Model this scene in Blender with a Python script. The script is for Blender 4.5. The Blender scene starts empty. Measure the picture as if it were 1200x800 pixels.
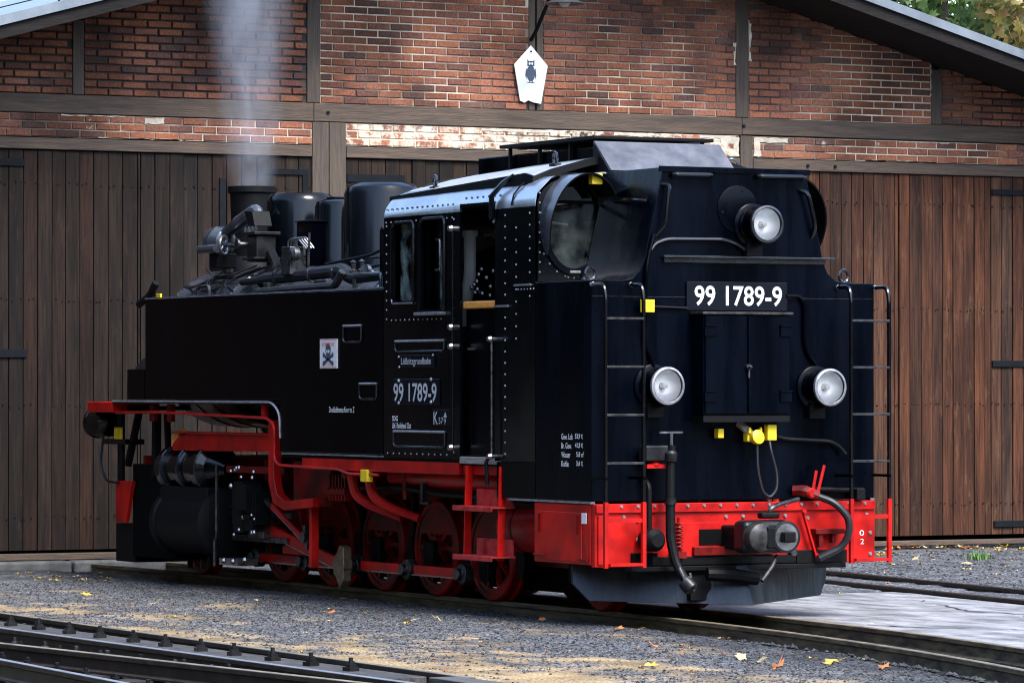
import bpy, math, random
import numpy as np
from mathutils import Vector, Matrix, noise as mn
R = math.radians
rng = random.Random(7)
sc = bpy.context.scene
col = sc.collection

# ------------------------------------------------------------------ camera
CAM = Vector((27.822, -16.660, 1.7096)); YAW = R(152.05); PIT = R(0.644); FPX = 5048.0
vd = Vector((math.cos(YAW)*math.cos(PIT), math.sin(YAW)*math.cos(PIT), math.sin(PIT)))
vr = Vector((math.sin(YAW), -math.cos(YAW), 0)); vu = vr.cross(vd)
cd = bpy.data.cameras.new('camera'); cam = bpy.data.objects.new('camera', cd); col.objects.link(cam)
cam.matrix_world = Matrix((( vr.x, vu.x, -vd.x, CAM.x), (vr.y, vu.y, -vd.y, CAM.y), (vr.z, vu.z, -vd.z, CAM.z), (0, 0, 0, 1)))
cd.sensor_width = 36; cd.lens = FPX/1200*36; cd.clip_end = 3000; cd.clip_start = 0.5
sc.camera = cam
# ------------------------------------------------------------------ light
SUN_EL = R(52); SUN_AZ = R(8)          # azimuth measured from +X towards +Y
w = bpy.data.worlds.new('World'); sc.world = w; w.use_nodes = True
wn = w.node_tree.nodes; wl = w.node_tree.links
bg = wn['Background']; sky = wn.new('ShaderNodeTexSky'); sky.sky_type = 'NISHITA'; sky.sun_disc = False
sky.sun_elevation = SUN_EL; sky.sun_rotation = R(90) - SUN_AZ
sky.air_density = 1.0; sky.dust_density = 1.6; sky.ozone_density = 1.2
wl.new(sky.outputs[0], bg.inputs[0]); bg.inputs[1].default_value = 0.15
sl = bpy.data.lights.new('sun', 'SUN'); sl.energy = 1.5; sl.angle = R(24); sl.color = (1, 0.985, 0.965)
so = bpy.data.objects.new('sun', sl); col.objects.link(so)
sdir = Vector((math.cos(SUN_EL)*math.cos(SUN_AZ), math.cos(SUN_EL)*math.sin(SUN_AZ), math.sin(SUN_EL)))
so.rotation_euler = sdir.to_track_quat('Z', 'Y').to_euler(); so.location = (0, 0, 40)
sc.view_settings.view_transform = 'Standard'; sc.view_settings.look = 'None'
sc.view_settings.exposure = 1.85; sc.view_settings.gamma = 1.0
sc.cycles.max_bounces = 6; sc.cycles.filter_width = 1.1; sc.cycles.volume_bounces = 0; sc.cycles.caustics_reflective = False; sc.cycles.caustics_refractive = False

# ------------------------------------------------------------------ helpers
def ray(x, y): return vd + vr*((x-600)/FPX) - vu*((y-400)/FPX)
def at(x, y, ax, v):                     # where a measured sight line meets a known plane of the real thing
    q = ray(x, y); return CAM + q*((v - CAM[ax])/q[ax])
HW = 1.235                               # half width of the engine
def S(x, y, v=-HW): return at(x, y, 1, v)
def Rr(x, y, v=0.0): return at(x, y, 0, v)
def G(x, y, v=0.0): return at(x, y, 2, v)

OFF = {}; UZ_ = (0, 0, 1)
class MB:
    def __init__(s): s.v = []; s.f = []
    def poly(s, pts): n = len(s.v); s.v += [tuple(p) for p in pts]; s.f.append(tuple(range(n, n+len(pts)))); return s
    def box(s, x0, x1, y0, y1, z0, z1):
        if x0 > x1: x0, x1 = x1, x0
        if y0 > y1: y0, y1 = y1, y0
        if z0 > z1: z0, z1 = z1, z0
        n = len(s.v)
        s.v += [(x0,y0,z0),(x1,y0,z0),(x1,y1,z0),(x0,y1,z0),(x0,y0,z1),(x1,y0,z1),(x1,y1,z1),(x0,y1,z1)]
        s.f += [tuple(n+i for i in q) for q in ((0,3,2,1),(4,5,6,7),(0,1,5,4),(1,2,6,5),(2,3,7,6),(3,0,4,7))]
        return s
    def bar(s, a, b, wd, ht, up=(0,0,1)):  # a box beam from a to b
        a = Vector(a); b = Vector(b); d = (b-a).normalized(); u = Vector(up); r = d.cross(u).normalized(); u = r.cross(d)
        n = len(s.v)
        for p in (a, b):
            for i, j in ((-1,-1),(1,-1),(1,1),(-1,1)): s.v.append(tuple(p + r*(i*wd/2) + u*(j*ht/2)))
        s.f += [tuple(n+i for i in q) for q in ((0,1,2,3),(7,6,5,4),(0,4,5,1),(1,5,6,2),(2,6,7,3),(3,7,4,0))]
        return s
    def prism(s, pts, ax, a0, a1):        # polygon in the two other axes, swept along axis ax
        n = len(s.v); k = len(pts)
        def mk(p, a):
            if ax == 0: return (a, p[0], p[1])
            if ax == 1: return (p[0], a, p[1])
            return (p[0], p[1], a)
        s.v += [mk(p, a0) for p in pts] + [mk(p, a1) for p in pts]
        s.f.append(tuple(range(n+k-1, n-1, -1))); s.f.append(tuple(range(n+k, n+2*k)))
        for i in range(k): j = (i+1) % k; s.f.append((n+i, n+j, n+k+j, n+k+i))
        return s
    def loft(s, rings, cap=True, closed=True):
        n = len(s.v); k = len(rings[0])
        for r in rings: s.v += [tuple(p) for p in r]
        for a in range(len(rings)-1):
            for i in range(k if closed else k-1):
                j = (i+1) % k; s.f.append((n+a*k+i, n+a*k+j, n+(a+1)*k+j, n+(a+1)*k+i))
        if cap: s.f.append(tuple(range(n+k-1, n-1, -1))); s.f.append(tuple(range(n+(len(rings)-1)*k, n+len(rings)*k)))
        return s
    def tube(s, pts, r, n=8, fil=0.0):
        P = [Vector(p) for p in pts]
        if fil and len(P) > 2:
            Q = [P[0]]
            for i in range(1, len(P)-1):
                a, b, c = P[i-1], P[i], P[i+1]
                f = min(fil, (a-b).length*0.45, (c-b).length*0.45)
                p0 = b + (a-b).normalized()*f; p1 = b + (c-b).normalized()*f
                for t in (0, .25, .5, .75, 1): Q.append(p0*(1-t)**2 + b*2*t*(1-t) + p1*t*t)
            Q.append(P[-1]); P = Q
        rings = []; t0 = (P[1]-P[0]).normalized(); u = t0.orthogonal().normalized()
        for i, p in enumerate(P):
            t = (P[min(i+1, len(P)-1)] - P[max(i-1, 0)]).normalized()
            u = (u - t*u.dot(t)).normalized(); v = t.cross(u)
            rr = r if not isinstance(r, (list, tuple)) else float(np.interp(i/(len(P)-1), np.linspace(0, 1, len(r)), r))
            rings.append([p + (u*math.cos(a) + v*math.sin(a))*rr for a in (2*math.pi*k/n for k in range(n))])
        return s.loft(rings)
    def lathe(s, prof, o, ax, n=24, cap=True):      # prof = [(radius, height)], along ax from o
        o = Vector(o); ax = Vector(ax).normalized(); u = ax.orthogonal().normalized(); v = ax.cross(u)
        return s.loft([[o + ax*h + (u*math.cos(a) + v*math.sin(a))*max(r, 1e-4) for a in (2*math.pi*k/n for k in range(n))] for r, h in prof], cap)
    def knob(s, o, ax, r=.011):           # rivet head
        o = Vector(o); ax = Vector(ax).normalized(); u = ax.orthogonal().normalized(); v = ax.cross(u); n = len(s.v)
        for k in range(6): a = k*math.pi/3; s.v.append(tuple(o + (u*math.cos(a)+v*math.sin(a))*r))
        for k in range(6): a = k*math.pi/3; s.v.append(tuple(o + ax*r*.6 + (u*math.cos(a)+v*math.sin(a))*r*.6))
        s.f.append(tuple(range(n+6, n+12)))
        for k in range(6): j = (k+1) % 6; s.f.append((n+k, n+j, n+6+j, n+6+k))
        return s
    def pieces(s):                        # groups of faces that touch one another
        par = list(range(len(s.v)))
        def fd(i):
            while par[i] != i: par[i] = par[par[i]]; i = par[i]
            return i
        for f in s.f:
            for i in f[1:]: par[fd(i)] = fd(f[0])
        comp = {}
        for k, f in enumerate(s.f): comp.setdefault(fd(f[0]), []).append(k)
        cl = []
        for fs in comp.values():
            vs = np.array([s.v[i] for k in fs for i in s.f[k]]); cl.append([vs.min(0)-.004, vs.max(0)+.004, fs])
        merged = True
        while merged and len(cl) > 1:
            merged = False
            for i in range(len(cl)):
                for j in range(i+1, len(cl)):
                    if (cl[i][0] <= cl[j][1]).all() and (cl[j][0] <= cl[i][1]).all():
                        cl[i] = [np.minimum(cl[i][0], cl[j][0]), np.maximum(cl[i][1], cl[j][1]), cl[i][2]+cl[j][2]]; cl.pop(j); merged = True; break
                if merged: break
        return [c[2] for c in cl]
    def build(s, name, mat, parent=None, bevel=0.0, sharp=32, kind=None, label=None):
        if kind is None and len(s.f) > 6 and len(s.v) < 4000:
            cl = s.pieces()
            if 1 < len(cl) <= 14:
                out = []
                for fs in cl:
                    m2 = MB(); ix = {}
                    for k in fs:
                        for i in s.f[k]:
                            if i not in ix: ix[i] = len(m2.v); m2.v.append(s.v[i])
                        m2.f.append(tuple(ix[i] for i in s.f[k]))
                    out.append(m2.one(name, mat, parent, bevel, sharp, kind, label))
                return out[0]
        return s.one(name, mat, parent, bevel, sharp, kind, label)
    def one(s, name, mat, parent=None, bevel=0.0, sharp=32, kind=None, label=None):
        me = bpy.data.meshes.new(name); me.from_pydata(s.v, [], s.f); me.validate(); me.update()
        import bmesh
        bm = bmesh.new(); bm.from_mesh(me); bmesh.ops.recalc_face_normals(bm, faces=bm.faces); bm.to_mesh(me); bm.free()
        me.polygons.foreach_set('use_smooth', [True]*len(me.polygons)); me.set_sharp_from_angle(angle=R(sharp))
        me.materials.append(mat)
        o = bpy.data.objects.new(name, me); link(o, parent)
        if bevel:
            b = o.modifiers.new('bevel', 'BEVEL'); b.width = bevel; b.segments = 2; b.limit_method = 'ANGLE'; b.angle_limit = R(40); b.harden_normals = True
        if kind: o['kind'] = kind
        if label: o['label'] = label
        return o
def link(o, parent=None):
    col.objects.link(o)
    if parent is not None:
        o.parent = parent; o.location = -OFF.get(parent.name, Vector((0, 0, 0)))
def empty(name, loc, label=None, cat=None, group=None):
    o = bpy.data.objects.new(name, None); col.objects.link(o); o.location = loc; o.empty_display_size = .3
    OFF[o.name] = Vector(loc); tag(o, label, cat, group); return o
def tag(o, label=None, cat=None, group=None, kind=None):
    if label: o['label'] = label
    if cat: o['category'] = cat
    if group: o['group'] = group
    if kind: o['kind'] = kind
    return o

# ------------------------------------------------------------------ materials
def M(name, base, rough=.5, metal=0.0, spec=.5, var=0.0, vscale=3.0, stretch=(1,1,1), dark=None, bump=0.0, bscale=30.0, rvar=0.0, coat=0.0, islands=0.0, attr=None):
    m = bpy.data.materials.new(name); m.use_nodes = True; nt = m.node_tree; N = nt.nodes; L = nt.links
    b = N['Principled BSDF']; b.inputs['Roughness'].default_value = rough; b.inputs['Metallic'].default_value = metal
    b.inputs['Specular IOR Level'].default_value = spec; b.inputs['Coat Weight'].default_value = coat; b.inputs['Coat Roughness'].default_value = .12
    b.inputs['Base Color'].default_value = (*base, 1)
    tc = N.new('ShaderNodeNewGeometry'); mp = N.new('ShaderNodeMapping'); mp.inputs['Scale'].default_value = stretch
    L.new(tc.outputs['Position'], mp.inputs['Vector'])
    last = None
    if var or rvar:
        n = N.new('ShaderNodeTexNoise'); n.inputs['Scale'].default_value = vscale; n.inputs['Detail'].default_value = 8; n.inputs['Roughness'].default_value = .62
        L.new(mp.outputs[0], n.inputs['Vector'])
        if var:
            r = N.new('ShaderNodeValToRGB'); d = dark or tuple(c*(1-var) for c in base)
            r.color_ramp.elements[0].position = .36; r.color_ramp.elements[0].color = (*d, 1)
            r.color_ramp.elements[1].position = .64; r.color_ramp.elements[1].color = (*base, 1)
            L.new(n.outputs[0], r.inputs[0]); last = r.outputs[0]; L.new(last, b.inputs['Base Color'])
        if rvar:
            q = N.new('ShaderNodeMapRange'); q.inputs[1].default_value = .3; q.inputs[2].default_value = .7
            q.inputs[3].default_value = rough-rvar; q.inputs[4].default_value = rough+rvar
            L.new(n.outputs[0], q.inputs[0]); L.new(q.outputs[0], b.inputs['Roughness'])
    if islands:                            # piece-to-piece colour differences
        g = N.new('ShaderNodeNewGeometry'); oi = N.new('ShaderNodeObjectInfo'); ad = N.new('ShaderNodeMath'); ad.operation = 'ADD'
        L.new(g.outputs['Random Per Island'], ad.inputs[0]); L.new(oi.outputs['Random'], ad.inputs[1])
        fr = N.new('ShaderNodeMath'); fr.operation = 'FRACT'; L.new(ad.outputs[0], fr.inputs[0])
        mr = N.new('ShaderNodeMapRange'); mr.inputs[3].default_value = 1-islands; mr.inputs[4].default_value = 1+islands*.6; L.new(fr.outputs[0], mr.inputs[0])
        mx = N.new('ShaderNodeMix'); mx.data_type = 'RGBA'; mx.blend_type = 'MULTIPLY'; mx.inputs[0].default_value = 1
        if last is not None: L.new(last, mx.inputs[6])
        else: mx.inputs[6].default_value = (*base, 1)
        L.new(mr.outputs[0], mx.inputs[7]); L.new(mx.outputs[2], b.inputs['Base Color']); last = mx.outputs[2]
    if attr:
        da = N.new('ShaderNodeAttribute'); da.attribute_name = attr; m4 = N.new('ShaderNodeMix'); m4.data_type = 'RGBA'; m4.blend_type = 'MULTIPLY'; m4.inputs[0].default_value = 1
        L.new(last, m4.inputs[6]); L.new(da.outputs['Fac'], m4.inputs[7]); L.new(m4.outputs[2], b.inputs['Base Color'])
    if bump:
        n2 = N.new('ShaderNodeTexNoise'); n2.inputs['Scale'].default_value = bscale; n2.inputs['Detail'].default_value = 4
        L.new(mp.outputs[0], n2.inputs['Vector'])
        bp = N.new('ShaderNodeBump'); bp.inputs['Strength'].default_value = bump; bp.inputs['Distance'].default_value = .02
        L.new(n2.outputs[0], bp.inputs['Height']); L.new(bp.outputs[0], b.inputs['Normal'])
    return m
BLACK = M('black_paint', (.0002, .0004, .0020), .20, spec=.12, var=.55, vscale=2.2, stretch=(1,1,.35), bump=.05, bscale=5, rvar=.09)
BLACKG = M('black_gloss', (.0012, .0018, .0034), .16, spec=.4, var=.5, vscale=3, bump=.05, bscale=4, rvar=.07)
REARB = M('sky_tinted_rear_black', (.0003, .0017, .0055), .27, spec=.10, var=.6, vscale=2.4, stretch=(1.6,1.6,.22), bump=.09, bscale=4, rvar=.14)  # black paint with the blue of the reflected sky put into its base
MATTE = M('matte_black', (.0016, .0019, .0026), .6, spec=.2, var=.5, vscale=5, bump=.15, bscale=20)
CLAD = M('boiler_cladding', (.030, .036, .048), .26, .35, spec=.6, coat=.8, var=.5, vscale=4, bump=.07, bscale=6, rvar=.1)
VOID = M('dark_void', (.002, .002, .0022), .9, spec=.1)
RED = M('red_paint', (.60, .0075, .0040), .40, spec=.35, var=.35, vscale=3.2, dark=(.27,.0035,.003), rvar=.1, bump=.04, bscale=12)
REDD = M('oily_red_paint', (.25, .004, .003), .42, spec=.3, var=.75, vscale=4.5, dark=(.03,.003,.002), rvar=.15, bump=.08, bscale=15)
REDT_ = M('tyre_red_paint', (.36, .005, .004), .45, spec=.25, var=.7, vscale=3.5, dark=(.03,.003,.002), rvar=.1)
LAGG = M('pipe_lagging', (.014, .015, .018), .55, var=.5, vscale=14, bump=.4, bscale=45)
TREAD = M('worn_red_tread', (.55, .05, .045), .5, var=.6, vscale=16, dark=(.30,.006,.005))
RUNG = M('worn_black_rung', (.055, .052, .05), .45, .3, var=.7, vscale=18, dark=(.008,.008,.009))
COUP = M('coupler_black_steel', (.018, .019, .021), .38, .4, var=.6, vscale=9, rvar=.12)
STEEL = M('bare_steel', (.42, .42, .43), .32, 1.0, var=.4, vscale=12, rvar=.1)
OILST = M('oily_steel', (.16, .16, .16), .35, .9, var=.7, vscale=14, rvar=.15)
WORN = M('worn_light_edge', (.40, .41, .43), .4, .6, var=.5, vscale=16)
YEL = M('yellow_plastic', (.85, .62, .02), .45, var=.15, vscale=20)
ORW = M('varnished_wood', (.85, .36, .07), .4, var=.35, vscale=8, stretch=(2,9,9))
WHITE = M('white_enamel', (.82, .82, .80), .4, var=.12, vscale=6)
LETTER = M('white_lettering', (.80, .80, .78), .5)
LETTERG = M('grey_lettering', (.50, .50, .50), .5)
PLATE = M('number_plate_black', (.002, .004, .008), .35, spec=.25)
PLOW = M('worn_plough_steel', (.046, .055, .070), .40, .7, var=.6, vscale=4, stretch=(1,2.5,.6), rvar=.15, bump=.1, bscale=14)
RUBBER = M('rubber', (.008, .0085, .010), .45, var=.3, vscale=12)
LID = M('galvanised_lid', (.155, .158, .175), .40, .4, var=.45, vscale=5, rvar=.1, bump=.05, bscale=9)
ROOFW = M('cab_shoulder_sky_sheen', (.55, .58, .64), .24, .85, spec=1.0, var=.3, vscale=3, rvar=.08, bump=.04, bscale=5)  # black shoulder coloured as pale metal to carry the sky's bright reflection
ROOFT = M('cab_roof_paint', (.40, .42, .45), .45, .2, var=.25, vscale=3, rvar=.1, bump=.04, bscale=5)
BOIL = M('boiler_sheet', (.055, .063, .080), .32, .0, spec=.6, coat=.4, var=.5, vscale=4, bump=.08, bscale=6, rvar=.1)
DOME = M('dome_paint', (.0018, .0028, .0050), .17, 0.0, spec=.34, var=.45, vscale=3, stretch=(1,1,.4), bump=.05, bscale=5, rvar=.08)
GREYP = M('pale_pipe', (.35, .36, .35), .5)
BRASS = M('oily_brass', (.30, .25, .16), .4, .7, var=.5, vscale=10)
def glass(name, tint, f=.12, painted_light=0.0):
    m = bpy.data.materials.new(name); m.use_nodes = True; N = m.node_tree.nodes; L = m.node_tree.links
    N.remove(N['Principled BSDF']); t = N.new('ShaderNodeBsdfTransparent'); t.inputs[0].default_value = (*tint, 1)
    g = N.new('ShaderNodeBsdfGlossy'); g.inputs['Roughness'].default_value = .03
    fr = N.new('ShaderNodeFresnel'); fr.inputs[0].default_value = 1.5
    mx = N.new('ShaderNodeMixShader'); ad = N.new('ShaderNodeMath'); ad.operation = 'ADD'; ad.inputs[1].default_value = f; ad.use_clamp = True
    L.new(fr.outputs[0], ad.inputs[0]); L.new(ad.outputs[0], mx.inputs[0]); L.new(t.outputs[0], mx.inputs[1]); L.new(g.outputs[0], mx.inputs[2])
    if painted_light:  # mottled green-grey mix paints a foliage reflection onto the panes
        df = N.new('ShaderNodeBsdfDiffuse'); df.inputs[0].default_value = (.42, .52, .47, 1); ng = N.new('ShaderNodeNewGeometry'); nn = N.new('ShaderNodeTexNoise'); nn.inputs['Scale'].default_value = 5; nn.inputs['Detail'].default_value = 6
        L.new(ng.outputs['Position'], nn.inputs['Vector']); mr = N.new('ShaderNodeMapRange'); mr.inputs[1].default_value = .42; mr.inputs[2].default_value = .68; mr.inputs[4].default_value = painted_light; L.new(nn.outputs[0], mr.inputs[0])
        m2 = N.new('ShaderNodeMixShader'); L.new(mr.outputs[0], m2.inputs[0]); L.new(mx.outputs[0], m2.inputs[1]); L.new(df.outputs[0], m2.inputs[2]); L.new(m2.outputs[0], N['Material Output'].inputs[0])
    else: L.new(mx.outputs[0], N['Material Output'].inputs[0])
    return m
GLASS = glass('window_glass', (.55, .62, .60), .22, .5)
GLASS2 = glass('oval_window_glass', (.5, .56, .55), .16, .10)
LENS = glass('lamp_glass', (.99, .99, .99), .0)
REFL = M('lamp_reflector', (.97, .97, .96), .3, .0)  # matte white stands in for the sky mirrored in the bowl

# wood
def plank_mat(name, cols, wear):
    m = bpy.data.materials.new(name); m.use_nodes = True; nt = m.node_tree; N = nt.nodes; L = nt.links; b = N['Principled BSDF']; b.inputs['Roughness'].default_value = .8; b.inputs['Specular IOR Level'].default_value = .25
    g = N.new('ShaderNodeNewGeometry'); oi = N.new('ShaderNodeObjectInfo'); r = N.new('ShaderNodeValToRGB'); e = r.color_ramp.elements; r.color_ramp.interpolation = 'CONSTANT' if False else 'LINEAR'
    e[0].color = (*cols[0], 1); e[1].color = (*cols[-1], 1)
    for i, c in enumerate(cols[1:-1]): k = e.new((i+1)/(len(cols)-1)); k.color = (*c, 1)
    L.new(oi.outputs['Random'], r.inputs[0])
    # every board gets its own stretch of grain
    cb = N.new('ShaderNodeCombineXYZ'); ml = N.new('ShaderNodeMath'); ml.operation = 'MULTIPLY'; ml.inputs[1].default_value = 40; L.new(oi.outputs['Random'], ml.inputs[0]); L.new(ml.outputs[0], cb.inputs[2])
    ad = N.new('ShaderNodeVectorMath'); ad.operation = 'ADD'; L.new(g.outputs['Position'], ad.inputs[0]); L.new(cb.outputs[0], ad.inputs[1])
    mp = N.new('ShaderNodeMapping'); mp.inputs['Scale'].default_value = (1, 22, .9); L.new(ad.outputs[0], mp.inputs[0])
    n = N.new('ShaderNodeTexNoise'); n.inputs['Scale'].default_value = 2.2; n.inputs['Detail'].default_value = 8; n.inputs['Roughness'].default_value = .65; n.inputs['Distortion'].default_value = .35; L.new(mp.outputs[0], n.inputs['Vector'])
    q = N.new('ShaderNodeMapRange'); q.inputs[1].default_value = .34; q.inputs[2].default_value = .66; q.inputs[3].default_value = .30; q.inputs[4].default_value = 1.6; L.new(n.outputs[0], q.inputs[0])
    mp2 = N.new('ShaderNodeMapping'); mp2.inputs['Scale'].default_value = (1, 4, .5); L.new(ad.outputs[0], mp2.inputs[0])
    n2 = N.new('ShaderNodeTexNoise'); n2.inputs['Scale'].default_value = 1.3; n2.inputs['Detail'].default_value = 6; L.new(mp2.outputs[0], n2.inputs['Vector'])
    q2 = N.new('ShaderNodeMapRange'); q2.inputs[1].default_value = .35; q2.inputs[2].default_value = .65; q2.inputs[3].default_value = .55; q2.inputs[4].default_value = 1.3; L.new(n2.outputs[0], q2.inputs[0])
    mm = N.new('ShaderNodeMath'); mm.operation = 'MULTIPLY'; L.new(q.outputs[0], mm.inputs[0]); L.new(q2.outputs[0], mm.inputs[1])
    mx = N.new('ShaderNodeMix'); mx.data_type = 'RGBA'; mx.blend_type = 'MULTIPLY'; mx.inputs[0].default_value = 1; L.new(r.outputs[0], mx.inputs[6]); L.new(mm.outputs[0], mx.inputs[7])
    # bleached scuffs and knots
    mp3 = N.new('ShaderNodeMapping'); mp3.inputs['Scale'].default_value = (1, 7, 1.6); L.new(ad.outputs[0], mp3.inputs[0])
    n3 = N.new('ShaderNodeTexNoise'); n3.inputs['Scale'].default_value = 1.7; n3.inputs['Detail'].default_value = 9; n3.inputs['Roughness'].default_value = .7; L.new(mp3.outputs[0], n3.inputs['Vector'])
    q3 = N.new('ShaderNodeMapRange'); q3.inputs[1].default_value = .57; q3.inputs[2].default_value = .70; q3.inputs[4].default_value = .7; L.new(n3.outputs[0], q3.inputs[0])
    m2 = N.new('ShaderNodeMix'); m2.data_type = 'RGBA'; L.new(q3.outputs[0], m2.inputs[0]); L.new(mx.outputs[2], m2.inputs[6]); m2.inputs[7].default_value = (*wear, 1)
    L.new(m2.outputs[2], b.inputs['Base Color'])
    bp = N.new('ShaderNodeBump'); bp.inputs['Strength'].default_value = .5; bp.inputs['Distance'].default_value = .006; L.new(n.outputs[0], bp.inputs['Height']); L.new(bp.outputs[0], b.inputs['Normal'])
    return m
PLANKL = plank_mat('weathered_shaded_planks', [(0.0086, 0.0056, 0.0038), (0.0193, 0.0102, 0.0057), (0.0120, 0.0090, 0.0071), (0.0245, 0.0123, 0.0062), (0.0146, 0.0106, 0.0081), (0.0239, 0.0090, 0.0042), (0.0106, 0.0067, 0.0047), (0.0265, 0.0163, 0.0090)], (0.0404, 0.0242, 0.0138))  # weathered tones, with the dimmer light on this side painted in
PLANKR = plank_mat('brown_planks', [(.0293,.0130,.0072), (.0768,.0261,.0111), (.0508,.0189,.0098), (.0377,.0234,.0163), (.0873,.0319,.0130), (.0352,.0143,.0085), (.0618,.0222,.0103), (.0950,.0424,.0189)], (.1238, .0651, .0326))
BEAM = M('oak_beam', (.112, .076, .050), .8, var=.5, vscale=6, stretch=(5, .35, 5), dark=(.058,.042,.033), bump=.4, bscale=22)
POST = M('oak_post', (.100, .072, .050), .8, var=.5, vscale=6, stretch=(5, 5, .35), dark=(.055,.043,.036), bump=.4, bscale=22)
IRON = M('black_iron_strap', (.006, .008, .011), .7, spec=.15, var=.4, vscale=9)

def brick_mat(name, lime):
    m = bpy.data.materials.new(name); m.use_nodes = True; nt = m.node_tree; N = nt.nodes; L = nt.links; b = N['Principled BSDF']
    b.inputs['Roughness'].default_value = .85; b.inputs['Specular IOR Level'].default_value = .25
    g = N.new('ShaderNodeNewGeometry'); oi = N.new('ShaderNodeObjectInfo'); ad = N.new('ShaderNodeMath'); ad.operation = 'ADD'; fr = N.new('ShaderNodeMath'); fr.operation = 'FRACT'
    L.new(g.outputs['Random Per Island'], ad.inputs[0]); L.new(oi.outputs['Random'], ad.inputs[1]); L.new(ad.outputs[0], fr.inputs[0])
    r = N.new('ShaderNodeValToRGB'); e = r.color_ramp.elements
    e[0].position = 0; e[0].color = (.15, .080, .060, 1); e[1].position = 1; e[1].color = (.33, .115, .055, 1)
    for p, c in ((.05, (.13,.068,.052,1)), (.12, (.19,.080,.056,1)), (.4, (.275,.105,.060,1)), (.7, (.34,.128,.066,1)), (.9, (.285,.118,.078,1))):
        k = e.new(p); k.color = c
    L.new(fr.outputs[0], r.inputs[0])
    n = N.new('ShaderNodeTexNoise'); n.inputs['Scale'].default_value = 1.1; n.inputs['Detail'].default_value = 7; L.new(g.outputs['Position'], n.inputs['Vector'])
    q = N.new('ShaderNodeMapRange'); q.inputs[1].default_value = .38; q.inputs[2].default_value = .60; q.inputs[3].default_value = .42; q.inputs[4].default_value = 1.12; L.new(n.outputs[0], q.inputs[0])
    n3 = N.new('ShaderNodeTexNoise'); n3.inputs['Scale'].default_value = 38; n3.inputs['Detail'].default_value = 5; L.new(g.outputs['Position'], n3.inputs['Vector'])
    q3 = N.new('ShaderNodeMapRange'); q3.inputs[1].default_value = .3; q3.inputs[2].default_value = .7; q3.inputs[3].default_value = .7; q3.inputs[4].default_value = 1.25; L.new(n3.outputs[0], q3.inputs[0])
    mm = N.new('ShaderNodeMath'); mm.operation = 'MULTIPLY'; L.new(q.outputs[0], mm.inputs[0]); L.new(q3.outputs[0], mm.inputs[1])
    mx = N.new('ShaderNodeMix'); mx.data_type = 'RGBA'; mx.blend_type = 'MULTIPLY'; mx.inputs[0].default_value = 1; L.new(r.outputs[0], mx.inputs[6]); L.new(mm.outputs[0], mx.inputs[7])
    n2 = N.new('ShaderNodeTexNoise'); n2.inputs['Scale'].default_value = 4.5; n2.inputs['Detail'].default_value = 9; n2.inputs['Roughness'].default_value = .7; L.new(g.outputs['Position'], n2.inputs['Vector'])
    lr = N.new('ShaderNodeMapRange'); lr.inputs[1].default_value = lime; lr.inputs[2].default_value = lime+.1; L.new(n2.outputs[0], lr.inputs[0])
    m2 = N.new('ShaderNodeMix'); m2.data_type = 'RGBA'; L.new(lr.outputs[0], m2.inputs[0]); L.new(mx.outputs[2], m2.inputs[6]); m2.inputs[7].default_value = (.62, .54, .41, 1)
    L.new(m2.outputs[2], b.inputs['Base Color'])
    bp = N.new('ShaderNodeBump'); bp.inputs['Strength'].default_value = .6; bp.inputs['Distance'].default_value = .01; L.new(n3.outputs[0], bp.inputs['Height']); L.new(bp.outputs[0], b.inputs['Normal'])
    return m
BRICK = brick_mat('fired_brick', .665)
BRICKL = brick_mat('limewashed_brick', .45)
BRICKM = brick_mat('partly_limed_brick', .62)
def mortar_mat(name, lo, hi):
    m = bpy.data.materials.new(name); m.use_nodes = True; nt = m.node_tree; N = nt.nodes; L = nt.links; b = N['Principled BSDF']; b.inputs['Roughness'].default_value = .95
    g = N.new('ShaderNodeNewGeometry'); n = N.new('ShaderNodeTexNoise'); n.inputs['Scale'].default_value = .62; n.inputs['Detail'].default_value = 9; n.inputs['Roughness'].default_value = .62
    L.new(g.outputs['Position'], n.inputs['Vector']); r = N.new('ShaderNodeValToRGB'); e = r.color_ramp.elements
    e[0].position = lo; e[0].color = (.035, .032, .034, 1); e[1].position = hi; e[1].color = (.62, .53, .40, 1); k = e.new((lo+hi)/2); k.color = (.22, .17, .13, 1)
    L.new(n.outputs[0], r.inputs[0]); L.new(r.outputs[0], b.inputs['Base Color'])
    return m
MORT_D = mortar_mat('sooty_mortar', .52, .80)
MORT_M = mortar_mat('patchy_mortar', .37, .56)
MORT_L = mortar_mat('lime_mortar', .26, .44)

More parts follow.
